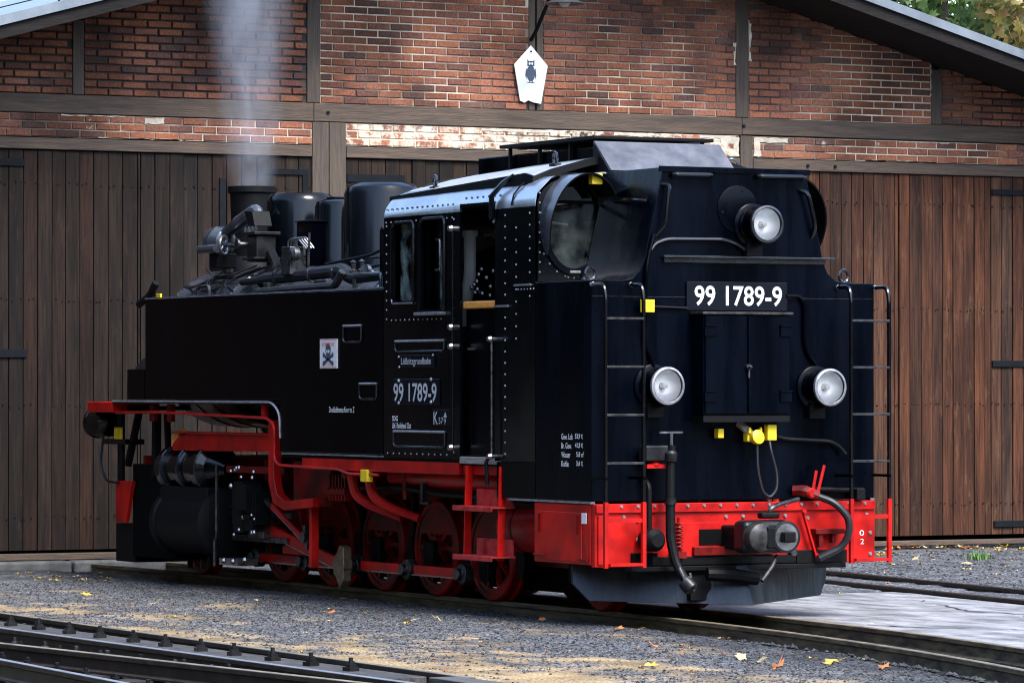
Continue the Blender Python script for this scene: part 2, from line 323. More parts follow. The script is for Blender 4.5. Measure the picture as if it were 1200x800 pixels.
# ------------------------------------------------------------------ ground
def track_dy(x):                         # the engine's track bends towards the camera behind the engine
    return -((x+2.0)**2)/56.0 if x > -2.0 else 0.0
def hgt(x, y):
    d = y - track_dy(x)
    z = -.045 + .018*mn.noise(Vector((x*.7, y*.7, 0))) + .010*mn.noise(Vector((x*2.6, y*2.6, 5)))
    if y < -4.60: z = -.045 + (-.165+.045)*min(1, (-4.60-y)/.06)
    if abs(d) < .47: z = -.122
    elif -.85 < d < 0: z = -.118 + (z+.118)*((-d-.47)/.38)
    elif .47 <= d < .6: z = -.09
    if d >= .40 and y > -3.5:
        zz = 3.78 - .146*x               # second track beyond the paved strip
        if abs(y-3.42+.146*(x+.5)) < .04 or abs(y-4.24+.146*(x+.5)) < .03: z = -.12
    return z
def sand(x, y):                          # drifts of sand along the turnout and in front of the plough
    if y > -1.2 or y < -4.62 or x < -7.5: return 0.0
    n_ = .55*mn.noise(Vector((x*.55, y*1.5, 11))) + .30*mn.noise(Vector((x*1.6, y*3.6, 2))) + .30*mn.noise(Vector((x*5, y*8, 7))) + .22*mn.noise(Vector((x*13, y*17, 4)))
    e = max(0, min(1, (-1.6 - y)/2.6)); b = -.16 + .36*e + (.22 if x > 2.2 and y < -2.4 - .25*(x-2.2)*0 else 0)*e
    return max(0.0, min(1.0, (n_ + b - .05)*3.0))
def painted_light(x, y):                          # shade beside the engine painted into the gravel, darkest at the rails
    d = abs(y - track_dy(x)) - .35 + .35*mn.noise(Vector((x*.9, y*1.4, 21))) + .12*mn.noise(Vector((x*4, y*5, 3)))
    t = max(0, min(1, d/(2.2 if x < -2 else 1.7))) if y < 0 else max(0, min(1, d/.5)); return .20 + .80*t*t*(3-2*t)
def axis(lo, hi, fine):                  # grid lines
    a = [lo-600, lo-200, lo-60, lo-20, lo-6, lo-2]; x = lo
    while x < hi:
        a.append(x); x += next((s for p, q, s in fine if p <= x < q), .35)
    return a + [hi, hi+3, hi+10, hi+40, hi+150, hi+600]
xs = axis(-13.0, 14.0, [(-12, 9, .12)]); ys = axis(-9.0, 14.0, [(-4.9, -4.4, .02), (-1.9, 1.0, .025), (-4.4, -1.9, .06), (1.0, 6.0, .08)])
gv = [(x, y, hgt(x, y)) for x in xs for y in ys]; ny = len(ys)
gf = [(i*ny+j, (i+1)*ny+j, (i+1)*ny+j+1, i*ny+j+1) for i in range(len(xs)-1) for j in range(ny-1)]
def ground_mat():
    m = bpy.data.materials.new('gravel_ground'); m.use_nodes = True; nt = m.node_tree; N = nt.nodes; L = nt.links; b = N['Principled BSDF']
    b.inputs['Roughness'].default_value = .9; b.inputs['Specular IOR Level'].default_value = .3
    g = N.new('ShaderNodeNewGeometry')
    v = N.new('ShaderNodeTexVoronoi'); v.inputs['Scale'].default_value = 42; v.inputs['Randomness'].default_value = 1; L.new(g.outputs['Position'], v.inputs['Vector'])
    r = N.new('ShaderNodeValToRGB'); e = r.color_ramp.elements; e[0].color = (.040, .042, .050, 1); e[1].color = (.26, .262, .27, 1); k = e.new(.6); k.color = (.11, .114, .125, 1)
    sep = N.new('ShaderNodeSeparateColor'); L.new(v.outputs['Color'], sep.inputs[0]); L.new(sep.outputs[0], r.inputs[0])
    n = N.new('ShaderNodeTexNoise'); n.inputs['Scale'].default_value = .9; n.inputs['Detail'].default_value = 10; n.inputs['Roughness'].default_value = .7
    mp = N.new('ShaderNodeMapping'); mp.inputs['Scale'].default_value = (.55, 1.3, 1); L.new(g.outputs['Position'], mp.inputs[0]); L.new(mp.outputs[0], n.inputs['Vector'])
    q = N.new('ShaderNodeMapRange'); q.inputs[1].default_value = .52; q.inputs[2].default_value = .66; L.new(n.outputs[0], q.inputs[0])
    n4 = N.new('ShaderNodeTexNoise'); n4.inputs['Scale'].default_value = 60; n4.inputs['Detail'].default_value = 3; L.new(g.outputs['Position'], n4.inputs['Vector'])
    sr = N.new('ShaderNodeValToRGB'); sr.color_ramp.elements[0].position = .35; sr.color_ramp.elements[0].color = (.22, .15, .08, 1); sr.color_ramp.elements[1].position = .65; sr.color_ramp.elements[1].color = (.50, .36, .185, 1); L.new(n4.outputs[0], sr.inputs[0])
    # the sandy strip lies between the two tracks on the near side
    sp = N.new('ShaderNodeSeparateXYZ'); L.new(g.outputs['Position'], sp.inputs[0])
    s1 = N.new('ShaderNodeMapRange'); s1.inputs[1].default_value = -1.6; s1.inputs[2].default_value = -3.6; L.new(sp.outputs[1], s1.inputs[0])
    mu = N.new('ShaderNodeAttribute'); mu.attribute_name = 'sand'
    mx = N.new('ShaderNodeMix'); mx.data_type = 'RGBA'; L.new(mu.outputs['Fac'], mx.inputs[0]); L.new(r.outputs[0], mx.inputs[6]); L.new(sr.outputs[0], mx.inputs[7])
    # near-black low bed under the engine and in the rail grooves
    n5 = N.new('ShaderNodeTexNoise'); n5.inputs['Scale'].default_value = 1.7; n5.inputs['Detail'].default_value = 6; L.new(g.outputs['Position'], n5.inputs['Vector'])
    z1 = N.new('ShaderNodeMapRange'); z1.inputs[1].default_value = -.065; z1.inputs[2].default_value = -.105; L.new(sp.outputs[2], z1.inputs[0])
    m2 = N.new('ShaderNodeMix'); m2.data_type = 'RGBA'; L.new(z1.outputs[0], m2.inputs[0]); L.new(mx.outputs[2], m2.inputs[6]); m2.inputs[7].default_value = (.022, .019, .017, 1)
    q5 = N.new('ShaderNodeMapRange'); q5.inputs[1].default_value = .35; q5.inputs[2].default_value = .65; q5.inputs[3].default_value = .55; q5.inputs[4].default_value = 1.15; L.new(n5.outputs[0], q5.inputs[0])
    m3 = N.new('ShaderNodeMix'); m3.data_type = 'RGBA'; m3.blend_type = 'MULTIPLY'; m3.inputs[0].default_value = 1; L.new(m2.outputs[2], m3.inputs[6]); L.new(q5.outputs[0], m3.inputs[7])
    da = N.new('ShaderNodeAttribute'); da.attribute_name = 'painted_light'; m4 = N.new('ShaderNodeMix'); m4.data_type = 'RGBA'; m4.blend_type = 'MULTIPLY'; m4.inputs[0].default_value = 1; L.new(m3.outputs[2], m4.inputs[6]); L.new(da.outputs['Fac'], m4.inputs[7])
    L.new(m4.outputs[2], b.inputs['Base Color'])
    bp = N.new('ShaderNodeBump'); bp.inputs['Strength'].default_value = .9; bp.inputs['Distance'].default_value = .02; L.new(v.outputs['Distance'], bp.inputs['Height']); L.new(bp.outputs[0], b.inputs['Normal'])
    return m
GM = ground_mat()
me = bpy.data.meshes.new('ground'); me.from_pydata(gv, [], gf); at_ = me.attributes.new('sand', 'FLOAT', 'POINT'); at_.data.foreach_set('value', [sand(x, y) for x, y, z in gv]); at_ = me.attributes.new('painted_light', 'FLOAT', 'POINT'); at_.data.foreach_set('value', [painted_light(x, y) for x, y, z in gv]); me.polygons.foreach_set('use_smooth', [True]*len(gf)); me.materials.append(GM)
ground = bpy.data.objects.new('ground', me); col.objects.link(ground); tag(ground, 'grey gravel yard with sandy patches between the tracks', kind='structure')

# paved pale strip right of the engine's track
def paving_mat():
    m = M('worn_concrete', (.34, .338, .345), .8, var=.5, vscale=2.2, stretch=(.7, 1.7, 1), dark=(.10,.10,.102), bump=.6, bscale=22)
    return m
mb = MB(); top = []
X0, X1 = -3.2, 9.0; n = 60
for i in range(n+1):
    x = X0 + (X1-X0)*i/n
    a = track_dy(x) + .405 + .01*math.sin(x*5); b = 3.36 - .146*(x+.5) - .03
    if x < -1.0: a += 0
    row = []
    for j in range(15): t = j/14; y = a + (b-a)*t; row.append((x, y, -.018 + .014*mn.noise(Vector((x*.8, y*.8, 3))) - (.02 if j in (0, 14) else 0)))
    top.append(row)
for i in range(n):
    for j in range(14): mb.poly([top[i][j], top[i+1][j], top[i+1][j+1], top[i][j+1]])
pv = mb.build('paved_strip', paving_mat(), kind='structure', label='pale worn concrete strip between the two tracks')
ck_ = MB(); CR = M('crack_dirt', (.03, .028, .026), .95)
for pts_ in ([(-1.2, 2.6), (-.4, 2.3), (.5, 2.25), (1.6, 1.7), (2.6, 1.75), (4.2, 1.2)], [(1.0, .55), (1.7, .75), (2.2, 1.15), (2.4, 1.7)], [(.2, 3.1), (.3, 2.7), (.05, 2.3)], [(2.7, 2.7), (2.8, 2.2), (3.1, 1.55)]):
    P_ = []
    for (xa, ya), (xb, yb) in zip(pts_[:-1], pts_[1:]):
        for t in np.linspace(0, 1, 9)[:-1]: P_.append((xa+(xb-xa)*t + .05*mn.noise(Vector((xa*3+t*4, ya, 1))), ya+(yb-ya)*t + .09*mn.noise(Vector((xa*3+t*4, ya, 7)))))
    for a_, b_ in zip(P_[:-1], P_[1:]):
        w_ = .012 + .018*abs(mn.noise(Vector((a_[0]*4, a_[1]*4, 0)))); za, zb = (-.018 + .014*mn.noise(Vector((q[0]*.8, q[1]*.8, 3))) + .004 for q in (a_, b_))
        ck_.poly([(a_[0], a_[1]-w_, za), (b_[0], b_[1]-w_, zb), (b_[0], b_[1]+w_, zb), (a_[0], a_[1]+w_, za)])
ck_.build('crack', CR, pv, kind='stuff')

# loose stones, one mesh
def stones(name, n, pick, size, mat, label):
    dirs = np.array([(1,0,0),(-1,0,0),(0,1,0),(0,-1,0),(0,0,1),(0,0,-1)], float)
    tri = np.array([(0,2,4),(2,1,4),(1,3,4),(3,0,4),(2,0,5),(1,2,5),(3,1,5),(0,3,5)])
    r = np.random.RandomState(3); V = []; D = []; k = 0
    while k < n:
        p = pick(r)
        if p is None: continue
        s = size[0] + (size[1]-size[0])*r.rand()**2
        a = r.rand()*6.28; c, sn = math.cos(a), math.sin(a)
        d = dirs*(s*(.6+.8*r.rand(6, 1)))*np.array([1, .8, .6])
        d = np.stack([d[:,0]*c-d[:,1]*sn, d[:,0]*sn+d[:,1]*c, d[:,2]], 1)
        V.append(d + np.array([p[0], p[1], p[2]+s*.2])); D += [painted_light(p[0], p[1])]*6; k += 1
    V = np.concatenate(V); F = (tri[None] + 6*np.arange(n)[:,None,None]).reshape(-1, 3)
    me = bpy.data.meshes.new(name); me.from_pydata(V.tolist(), [], F.tolist()); me.materials.append(mat); me.attributes.new('painted_light', 'FLOAT', 'POINT').data.foreach_set('value', D)
    o = bpy.data.objects.new(name, me); col.objects.link(o); tag(o, label, kind='stuff'); return o
STONE = M('stone_chips', (.098, .100, .104), .9, spec=.2, islands=.88, attr='painted_light')
def pk(r):
    x = -9 + 17*r.rand(); y = -4.55 + 3.9*r.rand()
    d = y - track_dy(x)
    if d > -.42 or y < -4.56 or r.rand() < max(0, 1.1 + (d+.42)*.75) or r.rand() < sand(x, y)*1.02: return None
    return (x, y, hgt(x, y))
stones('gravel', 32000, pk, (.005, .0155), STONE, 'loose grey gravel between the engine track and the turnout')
def pk2(r):
    x = -11.3 + 14*r.rand(); y = 4.4 + 6*r.rand()
    if y < 4.35 - .146*(x+.5): return None
    return (x, y, hgt(x, y))
stones('gravel', 9000, pk2, (.008, .024), STONE, 'loose grey gravel beyond the concrete strip')
def pk3(r):
    x = 1.6 + 5*r.rand(); y = track_dy(x) - .52 - .34*r.rand()**1.5
    return (x, y, hgt(x, y)+.01)
stones('clinker_lumps', 150, pk3, (.012, .035), M('clinker', (.035, .036, .04), .8, islands=.6), 'dark clinker lumps beside the near rail')

# ------------------------------------------------------------------ rails
RAILH = .125
RP = [(-.045,0),(.045,0),(.045,.012),(.009,.024),(.009,.088),(.025,.096),(.025,.122),(.021,.125),(-.021,.125),(-.025,.122),(-.025,.096),(-.009,.088),(-.009,.024),(-.045,.012)]
RUST = M('rail_rust', (.062, .044, .034), .55, .3, var=.5, vscale=9, bump=.15, bscale=40)
RAILB = M('rail_dusty', (.20, .155, .085), .6, .2, var=.6, vscale=7, stretch=(.5,3,3), dark=(.05,.04,.033))
HEADS = M('rail_polished', (.50, .49, .49), .42, .8, var=.3, vscale=6, stretch=(.4,3,3))
HEADB = M('rail_dull_head', (.33, .28, .19), .5, .3, var=.55, vscale=7, stretch=(.4,3,3))
FOOTM = M('rail_foot_grey', (.075, .068, .060), .7, .0, var=.7, vscale=8, stretch=(.6,3,3))
def rail(path, parent, body, head, zt=0.0, scale=1.0):
    rings = []; hd = []
    for i, (x, y) in enumerate(path):
        a = path[max(i-1, 0)]; b = path[min(i+1, len(path)-1)]; t = Vector((b[0]-a[0], b[1]-a[1], 0)).normalized(); nrm = Vector((-t.y, t.x, 0))
        rings.append([Vector((x, y, zt-RAILH+h)) + nrm*wd for wd, h in RP])
        hd.append([Vector((x, y, zt)) + nrm*q + Vector((0, 0, h)) for q, h in ((-.0215, -.004), (.0215, -.004), (.0215, .000), (.015, .003), (.007, .0045), (0, .005), (-.007, .0045), (-.015, .003), (-.0215, .000))])
    r = MB().loft(rings).build('rail', body, parent)
    MB().loft(hd).build('rail_head', head, r, sharp=60)
    return r
# turnout in the left foreground
turn = empty('railway_turnout', (0, -5.4, -.16), 'dark turnout with polished rail heads and bolted chairs, nearest the camera', 'railway track')
LA = lambda x: -4.60 - .0286*(x+3.58)
LB = lambda x: -5.37
LC = lambda x: -6.05 + .0926*(x-.45)
LD = lambda x: -6.69 - .066*(x-2.1)
Z0 = -14
rail([(Z0, LA(Z0)), (5.05, LA(5.05))], turn, RUST, HEADB)
rail([(Z0, LB(0)), (7, LB(0))], turn, RUST, HEADS)
rail([(-6, LC(-6)), (6.6, LC(6.6))], turn, RUST, HEADB)
rail([(-6, LD(-6)), (10, LD(10))], turn, RUST, HEADS)
SLEEP = M('tarred_sleeper', (.030, .025, .022), .8, var=.5, vscale=5, stretch=(3,.5,3), bump=.3, bscale=20)
x = -13.4; i = 0
sl_me = MB().box(-.12, .12, -1.35, 1.35, -.13, 0); cl_me = MB().box(-.035, .035, -.05, .05, 0, .02).lathe([(.03, .02), (.03, .035), (.018, .04), (.018, .062), (.0, .066)], (0, 0, 0), (0, 0, 1), 8)
sl0 = sl_me.build('sleeper', SLEEP, turn); cl0 = cl_me.build('rail_clip', OILST, turn)
OFFT = OFF['railway_turnout']; first = True
while x < 8:
    o = sl0 if first else sl0.copy()
    if not first: col.objects.link(o); o.parent = turn
    o.location = Vector((x, -5.75, -.128)) - OFFT; o.rotation_euler.z = rng.uniform(-.02, .02)
    for k, (fn, s) in enumerate(((LA, -1), (LA, 1), (LB, 1), (LB, -1), (LC, 1), (LD, 1))):
        if k in (4, 5) and x < -5.5: continue
        if fn is LA and (s == 1 or x > 5): continue
        if fn is LB and s == -1 and LC(x) > -5.85: continue
        c = cl0 if first else cl0.copy()
        if not first: col.objects.link(c); c.parent = turn
        c.location = Vector((x + rng.uniform(-.01, .01), fn(x) + s*.065, -.118)) - OFFT; c.scale = (1.1, 1, 1.15); first = False
    first = False
    x += .57
MB().box(-13.4, 4.6, -5.28, -4.92, -.12, -.018).build('slide_plate', FOOTM, turn, bevel=.006)
bm_ = MB().box(-.05, .05, -.045, .045, 0, .03).box(-.03, .03, -.03, .03, .028, .05).lathe([(.030, .05), (.030, .072), (.018, .074), (.018, .098), (.001, .10)], (0, 0, 0), UZ_, 8)
b0 = bm_.build('chair_bolt', COUP, turn); first = True; x = -13.2
while x < 6.5:
    for yy, zz in ((-5.10, -.018), (LC(x)+.13, -.075), (LD(x)+.16, -.07)):
        if yy > -5.2 and x > 4.4: continue
        if yy < -5.2 and x < -5.5: continue
        if -5.62 < yy < -5.3: continue
        o = b0 if first else b0.copy()
        if not first: col.objects.link(o); o.parent = turn
        first = False; o.location = Vector((x + rng.uniform(-.02, .02), yy, zz)) - OFFT; o.rotation_euler.z = rng.uniform(-.2, .2); o.scale = (.8, .8, .85)
    x += .57
# board that carries on the line of the far turnout rail
cb = MB().box(5.06, 8.2, -.10, .10, -.15, .012).build('crossing_board', M('grey_board', (.10, .095, .088), .7, var=.4, vscale=8, stretch=(.6,5,5), bump=.3, bscale=20), bevel=.006)
cb.location = (0, LA(6)-.02, 0); cb.rotation_euler.z = -.0286
tag(cb, 'grey board laid along the gravel where the dull turnout rail ends', 'board')
# engine track
et = empty('railway_track', (0, 0, -.12), 'sunken rusty track the locomotive stands on', 'railway track')
for s in (-1, 1):
    rail([(q, s*.40 + track_dy(q)) for q in np.linspace(-13.5, 12, 70)], et, RAILB, HEADB)
et2 = empty('railway_track', (-1, 3.8, -.12), 'rusty rails along the far edge of the pale concrete strip', 'railway track')
for dy in (0, .82):
    rail([(q, 3.42 + dy - .146*(q+.5)) for q in np.linspace(-11.4, 12, 12)], et2, RUST, RUST, -.005)

# ------------------------------------------------------------------ engine shed
WX = -12.0; APEX = 4.74
shed = empty('engine_shed', (WX, APEX, 0), 'half timbered brick engine shed with brown plank doors under a gable roof', 'shed')
SO = OFF['engine_shed']
RA, RZ, RF = 4.43, 6.945, .271          # ridge and pitch of the roof
def rz(y): return RZ - .21 - RF*abs(y-RA)      # underside of the roof at the wall
# core of the wall behind the brickwork
mb = MB().prism([(-6.5, 4.0), (16, 4.0), (16, rz(16)-.02), (RA, rz(RA)-.02), (-6.5, rz(-6.5)-.02)], 0, WX-.35, WX-.075)
mb.build('wall', MORT_D, shed)
MB().box(WX-.35, WX-.3, -6.5, 16, 0, 3.99).build('door_void', VOID, shed)
# bricks
PIT_Z = .0775; BH = .063; BL = .25
bev = .006
def brick_data(name, mat):
    hw, hh, dp = .5, BH/2, .06; c = bev
    v = [(0,-hw,-hh),(0,hw,-hh),(0,hw,hh),(0,-hw,hh),(dp-c,-hw,-hh),(dp-c,hw,-hh),(dp-c,hw,hh),(dp-c,-hw,hh),(dp,-hw+c*3,-hh+c),(dp,hw-c*3,-hh+c),(dp,hw-c*3,hh-c),(dp,-hw+c*3,hh-c)]
    f = [(0,1,5,4),(1,2,6,5),(2,3,7,6),(3,0,4,7),(4,5,9,8),(5,6,10,9),(6,7,11,10),(7,4,8,11),(8,9,10,11)]
    m = bpy.data.meshes.new(name); m.from_pydata(v, [], f); m.materials.append(mat); return m, v, f
BD = {k: brick_data('brick', m) for k, m in (('n', BRICK), ('l', BRICKL), ('m', BRICKM))}
panels = [  # y0, y1, z0, z1 (None = up to the roof), brick kind, mortar
    (-5.9, -.47, 4.64, None, 'n', MORT_D), (-.35, 2.10, 4.64, None, 'n', MORT_D), (2.25, 4.67, 4.64, None, 'n', MORT_M), (4.84, 7.20, 4.64, None, 'n', MORT_M),
    (7.36, 9.71, 4.64, None, 'n', MORT_M), (9.85, 15.2, 4.64, None, 'n', MORT_D),
    (-5.9, 2.16, 4.215, 4.445, 'm', MORT_M), (2.54, 7.24, 4.215, 4.445, 'l', MORT_L), (7.41, 15.2, 4.215, 4.445, 'm', MORT_M)]
allb = []
for pi, (y0, y1, z0, z1, kind, mort) in enumerate(panels):
    deep = mort is MORT_D; jg = .019 if deep else .014
    if z1 is None:
        pts = [(y0, z0), (y1, z0), (y1, rz(y1)), (y0, rz(y0))]
        if y0 < RA < y1: pts.insert(3, (RA, rz(RA)))
    else: pts = [(y0, z0), (y1, z0), (y1, z1), (y0, z1)]
    p = MB().prism(pts, 0, WX-.08, WX-(.022 if deep else .010)).build('brick_panel', mort, shed, sharp=30)
    zt = z1 or 7.4; nz = int((zt - z0)/PIT_Z + .3)
    for r in range(nz):
        zc = z0 + .006 + BH/2 + r*PIT_Z
        y = y0 + .006 - (.13 if (r % 2) else 0) + rng.uniform(-.01, .01)
        while y < y1 - .03:
            L_ = BL + rng.uniform(-.006, .006); a = max(y, y0+.006); b = min(y + L_, y1-.006); y += L_ + jg
            if b - a < .04: continue
            if z1 is None and zc - BH/2 > max(rz(a), rz(b)) - .01: continue
            yc = (a+b)/2; vis = -1.75 < yc < 11.5 and zc < 5.95 and not (2.7 < yc < 7.0 and zc < 4.3 and False)
            allb.append((deep, p, kind, yc, b-a, zc, vis, zc < 5.78 and -1.3 < yc < 11.0))
# the bricks that show largest are single parts, the others one joined part
seen = [b for b in allb if b[7] and b[4] > .2]
seen.sort(key=lambda b: (b[3] > 3.0 and b[3] < 5.0) * 0 + b[3])
single = set(id(b) for b in seen[:300]); rest = []
for b in allb:
    pi, p, kind, yc, ln, zc, vis, _ = b
    jx = WX - .06 + rng.uniform(-.004, .005); rx = rng.uniform(-.012, .012)
    if id(b) in single:
        o = bpy.data.objects.new('brick', BD[kind][0]); col.objects.link(o); o.parent = p
        o.location = (jx, yc, zc); o.scale = (1, ln, .93 if pi else 1); o.rotation_euler = (rx, 0, rng.uniform(-.012, .012))
    else: rest.append((kind, jx, yc, ln, zc, rx, .93 if pi else 1))
for kind in 'nlm':
    vv = []; ff = []
    _, v0, f0 = BD[kind]
    for k, jx, yc, ln, zc, rx, sz in rest:
        if k != kind: continue
        n = len(vv); c, s = math.cos(rx), math.sin(rx)
        for q in v0: vv.append((jx+q[0], yc + q[1]*ln*c - q[2]*sz*s, zc + q[1]*ln*s + q[2]*sz*c))
        ff += [tuple(n+i for i in g) for g in f0]
    if not vv: continue
    me = bpy.data.meshes.new('brickwork'); me.from_pydata(vv, [], ff); me.materials.append({'n': BRICK, 'l': BRICKL, 'm': BRICKM}[kind])
    o = bpy.data.objects.new('brickwork', me); link(o, shed); o['kind'] = 'stuff'
# plaster left on the brickwork
PLST = M('old_lime_plaster', (.66, .58, .45), .9, var=.35, vscale=9, bump=.5, bscale=30)
for y0, y1, z0, z1 in ((7.42, 7.52, 4.22, 4.44), (7.50, 7.86, 4.375, 4.44), (9.28, 9.95, 4.425, 4.447), (8.85, 9.15, 4.212, 4.228), (9.22, 9.55, 4.212, 4.232), (9.62, 9.80, 4.212, 4.226), (.30, .52, 4.37, 4.44), (-.6, .1, 4.425, 4.447), (-.2, .75, 4.212, 4.232), (7.165, 7.205, 5.2, 5.45), (7.355, 7.40, 5.25, 5.7), (9.69, 9.715, 4.95, 5.3), (3.9, 7.2, 4.405, 4.446), (7.0, 7.245, 4.22, 4.43)):
    n_ = max(5, int((y1-y0)/.05)); m_ = max(3, int((z1-z0)/.04)); q_ = []
    for i in range(n_+1): q_.append((y0+(y1-y0)*i/n_, z0 + rng.uniform(0, .012)))
    for i in range(1, m_): q_.append((y1 - rng.uniform(0, .02), z0+(z1-z0)*i/m_))
    for i in range(n_+1): q_.append((y1-(y1-y0)*i/n_, z1 - rng.uniform(0, .014)))
    for i in range(1, m_): q_.append((y0 + rng.uniform(0, .012), z1-(z1-z0)*i/m_))
    MB().prism(q_, 0, WX-.02, WX+.0025 + rng.uniform(0, .001)).build('plaster_patch', PLST, shed)
# timbers
def timber(name, x0, x1, y0, y1, z0, z1, mat): return MB().box(x0, x1, y0, y1, z0, z1).build(name, mat, shed, bevel=.008)
timber('beam', WX-.07, WX+.012, -6, 2.17, 4.452, 4.638, BEAM); timber('beam', WX-.07, WX+.010, 2.174, 7.27, 4.452, 4.638, BEAM); timber('beam', WX-.07, WX+.012, 7.274, 15.4, 4.458, 4.638, BEAM)
timber('door_lintel', WX-.07, WX+.008, -6, 2.155, 4.09, 4.205, BEAM); timber('door_lintel', WX-.07, WX+.008, 2.545, 7.25, 4.09, 4.205, BEAM); timber('door_lintel', WX-.07, WX+.008, 7.415, 15.4, 4.085, 4.205, BEAM)
for y0, y1 in ((-.47, -.35), (2.10, 2.25), (4.67, 4.745), (4.765, 4.84), (7.20, 7.36), (9.71, 9.85)):
    timber('post', WX-.07, WX+.004, y0, y1, 4.642, rz((y0+y1)/2)-.04, POST)
for y0, y1 in ((2.16, 2.345), (2.352, 2.54), (7.255, 7.41)):
    timber('door_post', WX-.07, WX+.006, y0, y1, .02, 4.448, POST)
for y, z in ((2.33, 4.545), (7.29, 4.55), (8.1, 4.14), (8.45, 4.14)):
    MB().lathe([(.018, -.01), (.018, .016), (.001, .018)], (WX+.008, y, z), (1, 0, 0), 10).build('peg', IRON, shed)
# doors of vertical planks
def door(y0, y1, pw, mat, seams, straps, zlo=.12):
    d = MB().box(WX-.075, WX-.062, y0, y1, zlo, 4.085).build('shed_door', VOID, shed)
    y = y0 + .003; k = 0
    while y < y1 - .02:
        ww = pw*rng.uniform(.93, 1.07); e = min(y+ww, y1-.003)
        gap = .007
        for sy in seams:
            if y < sy < e - .01 or abs(e - sy) < .03: e = sy - .006; gap = .014
        x1 = WX - .025 + rng.uniform(-.009, .006)
        if e - y > .02:
            MB().box(WX-.06, x1, y, e, zlo+.004, 4.082 + rng.uniform(-.004, 0)).build('plank', mat, d, bevel=.004)
        y = e + gap
    nl = MB(); q_ = y0 + .03
    while q_ < y1:
        for z in (.45, 1.55, 2.6, 3.75): nl.knob((WX-.022, q_ + rng.uniform(-.03, .03), z + rng.uniform(-.02, .02)), (1, 0, 0), .009)
        q_ += pw*.5
    nl.build('nails', IRON, d, kind='stuff')
    for (a, b, z, h) in straps:
        MB().box(WX-.03, WX-.008, a, b, z-h/2, z+h/2).build('hinge_strap', IRON, d, bevel=.003)
    return d
door(-5.9, 2.155, .147, PLANKL, [.27, 1.55], [(-2.2, -.97, 3.955, .075), (-2.2, -.95, 2.07, .08), (1.55, 2.12, 3.93, .06), (2.055, 2.12, 3.60, .60), (1.13, 1.20, 3.45, .8)])
door(2.545, 7.25, .147, PLANKL, [4.9], [(2.56, 3.22, 3.885, .085), (2.57, 2.66, 3.6, .42)])
door(7.415, 15.2, .133, PLANKR, [9.30, 10.52], [(10.53, 11.6, 3.91, .06), (10.53, 11.6, 2.0, .07), (10.55, 11.6, .22, .07)], .10)
timber('door_sill', WX-.06, WX+.09, -6, 1.2, .03, .095, BEAM); timber('door_sill', WX-.06, WX+.05, 7.415, 15.3, .0, .055, BEAM)
# roof
RT = M('roof_metal', (.25, .28, .31), .4, .5, var=.3, vscale=3, stretch=(3,1,1))
SOFF = M('dark_soffit_board', (.017, .0145, .0135), .85, spec=.2, var=.4, vscale=6, stretch=(1,.6,3), bump=.3, bscale=20)
def slope_pts(off0, off1, sgn):
    e = 10.5
    return [(RA, RZ+off0), (RA + sgn*e, RZ+off0-RF*e), (RA + sgn*e, RZ+off1-RF*e), (RA, RZ+off1)]
EX = -10.85                              # the roof stands well out over the gable
roof = MB().prism(slope_pts(-.20, -.03, -1), 0, -32, EX-.07).build('roof', SOFF, shed)
for sgn in (-1, 1):
    if sgn > 0: MB().prism(slope_pts(-.20, -.03, 1), 0, -32, EX-.07).build('roof_boards', SOFF, roof)
    MB().prism(slope_pts(-.225, -.098, sgn), 0, EX-.066, EX-.035).build('barge_board', SOFF, roof)
    MB().prism(slope_pts(-.095, 0, sgn), 0, EX-.20, EX).build('roof_edging', RT, roof)
    MB().prism(slope_pts(-.028, -.004, sgn), 0, -32, EX-.202).build('roof_sheet', RT, roof)
pts = [(EX-.12, y, RZ - RF*(RA-y) + .075) for y in np.linspace(-6, 3, 30)]
lc = MB().tube(pts, .006, 6)
for q in pts[::2]: lc.tube([q, (q[0], q[1], q[2]-.08)], .011, 5)
lc.build('lightning_conductor', IRON, roof)
# kerb at the foot of the left door
KERB = M('pale_kerb_stone', (.13, .13, .125), .85, var=.5, vscale=4, bump=.4, bscale=18)
kb = empty('kerb', (-11.7, -1, 0), 'pale rounded concrete kerb before the left shed door', 'kerb')
for y0, y1 in ((-5.5, -3.0), (-2.99, -.62), (-.60, .42), (.44, 1.9)):
    MB().box(-11.85, -11.62, y0, y1, -.10, .03).build('kerb_stone', KERB, kb, bevel=.03)
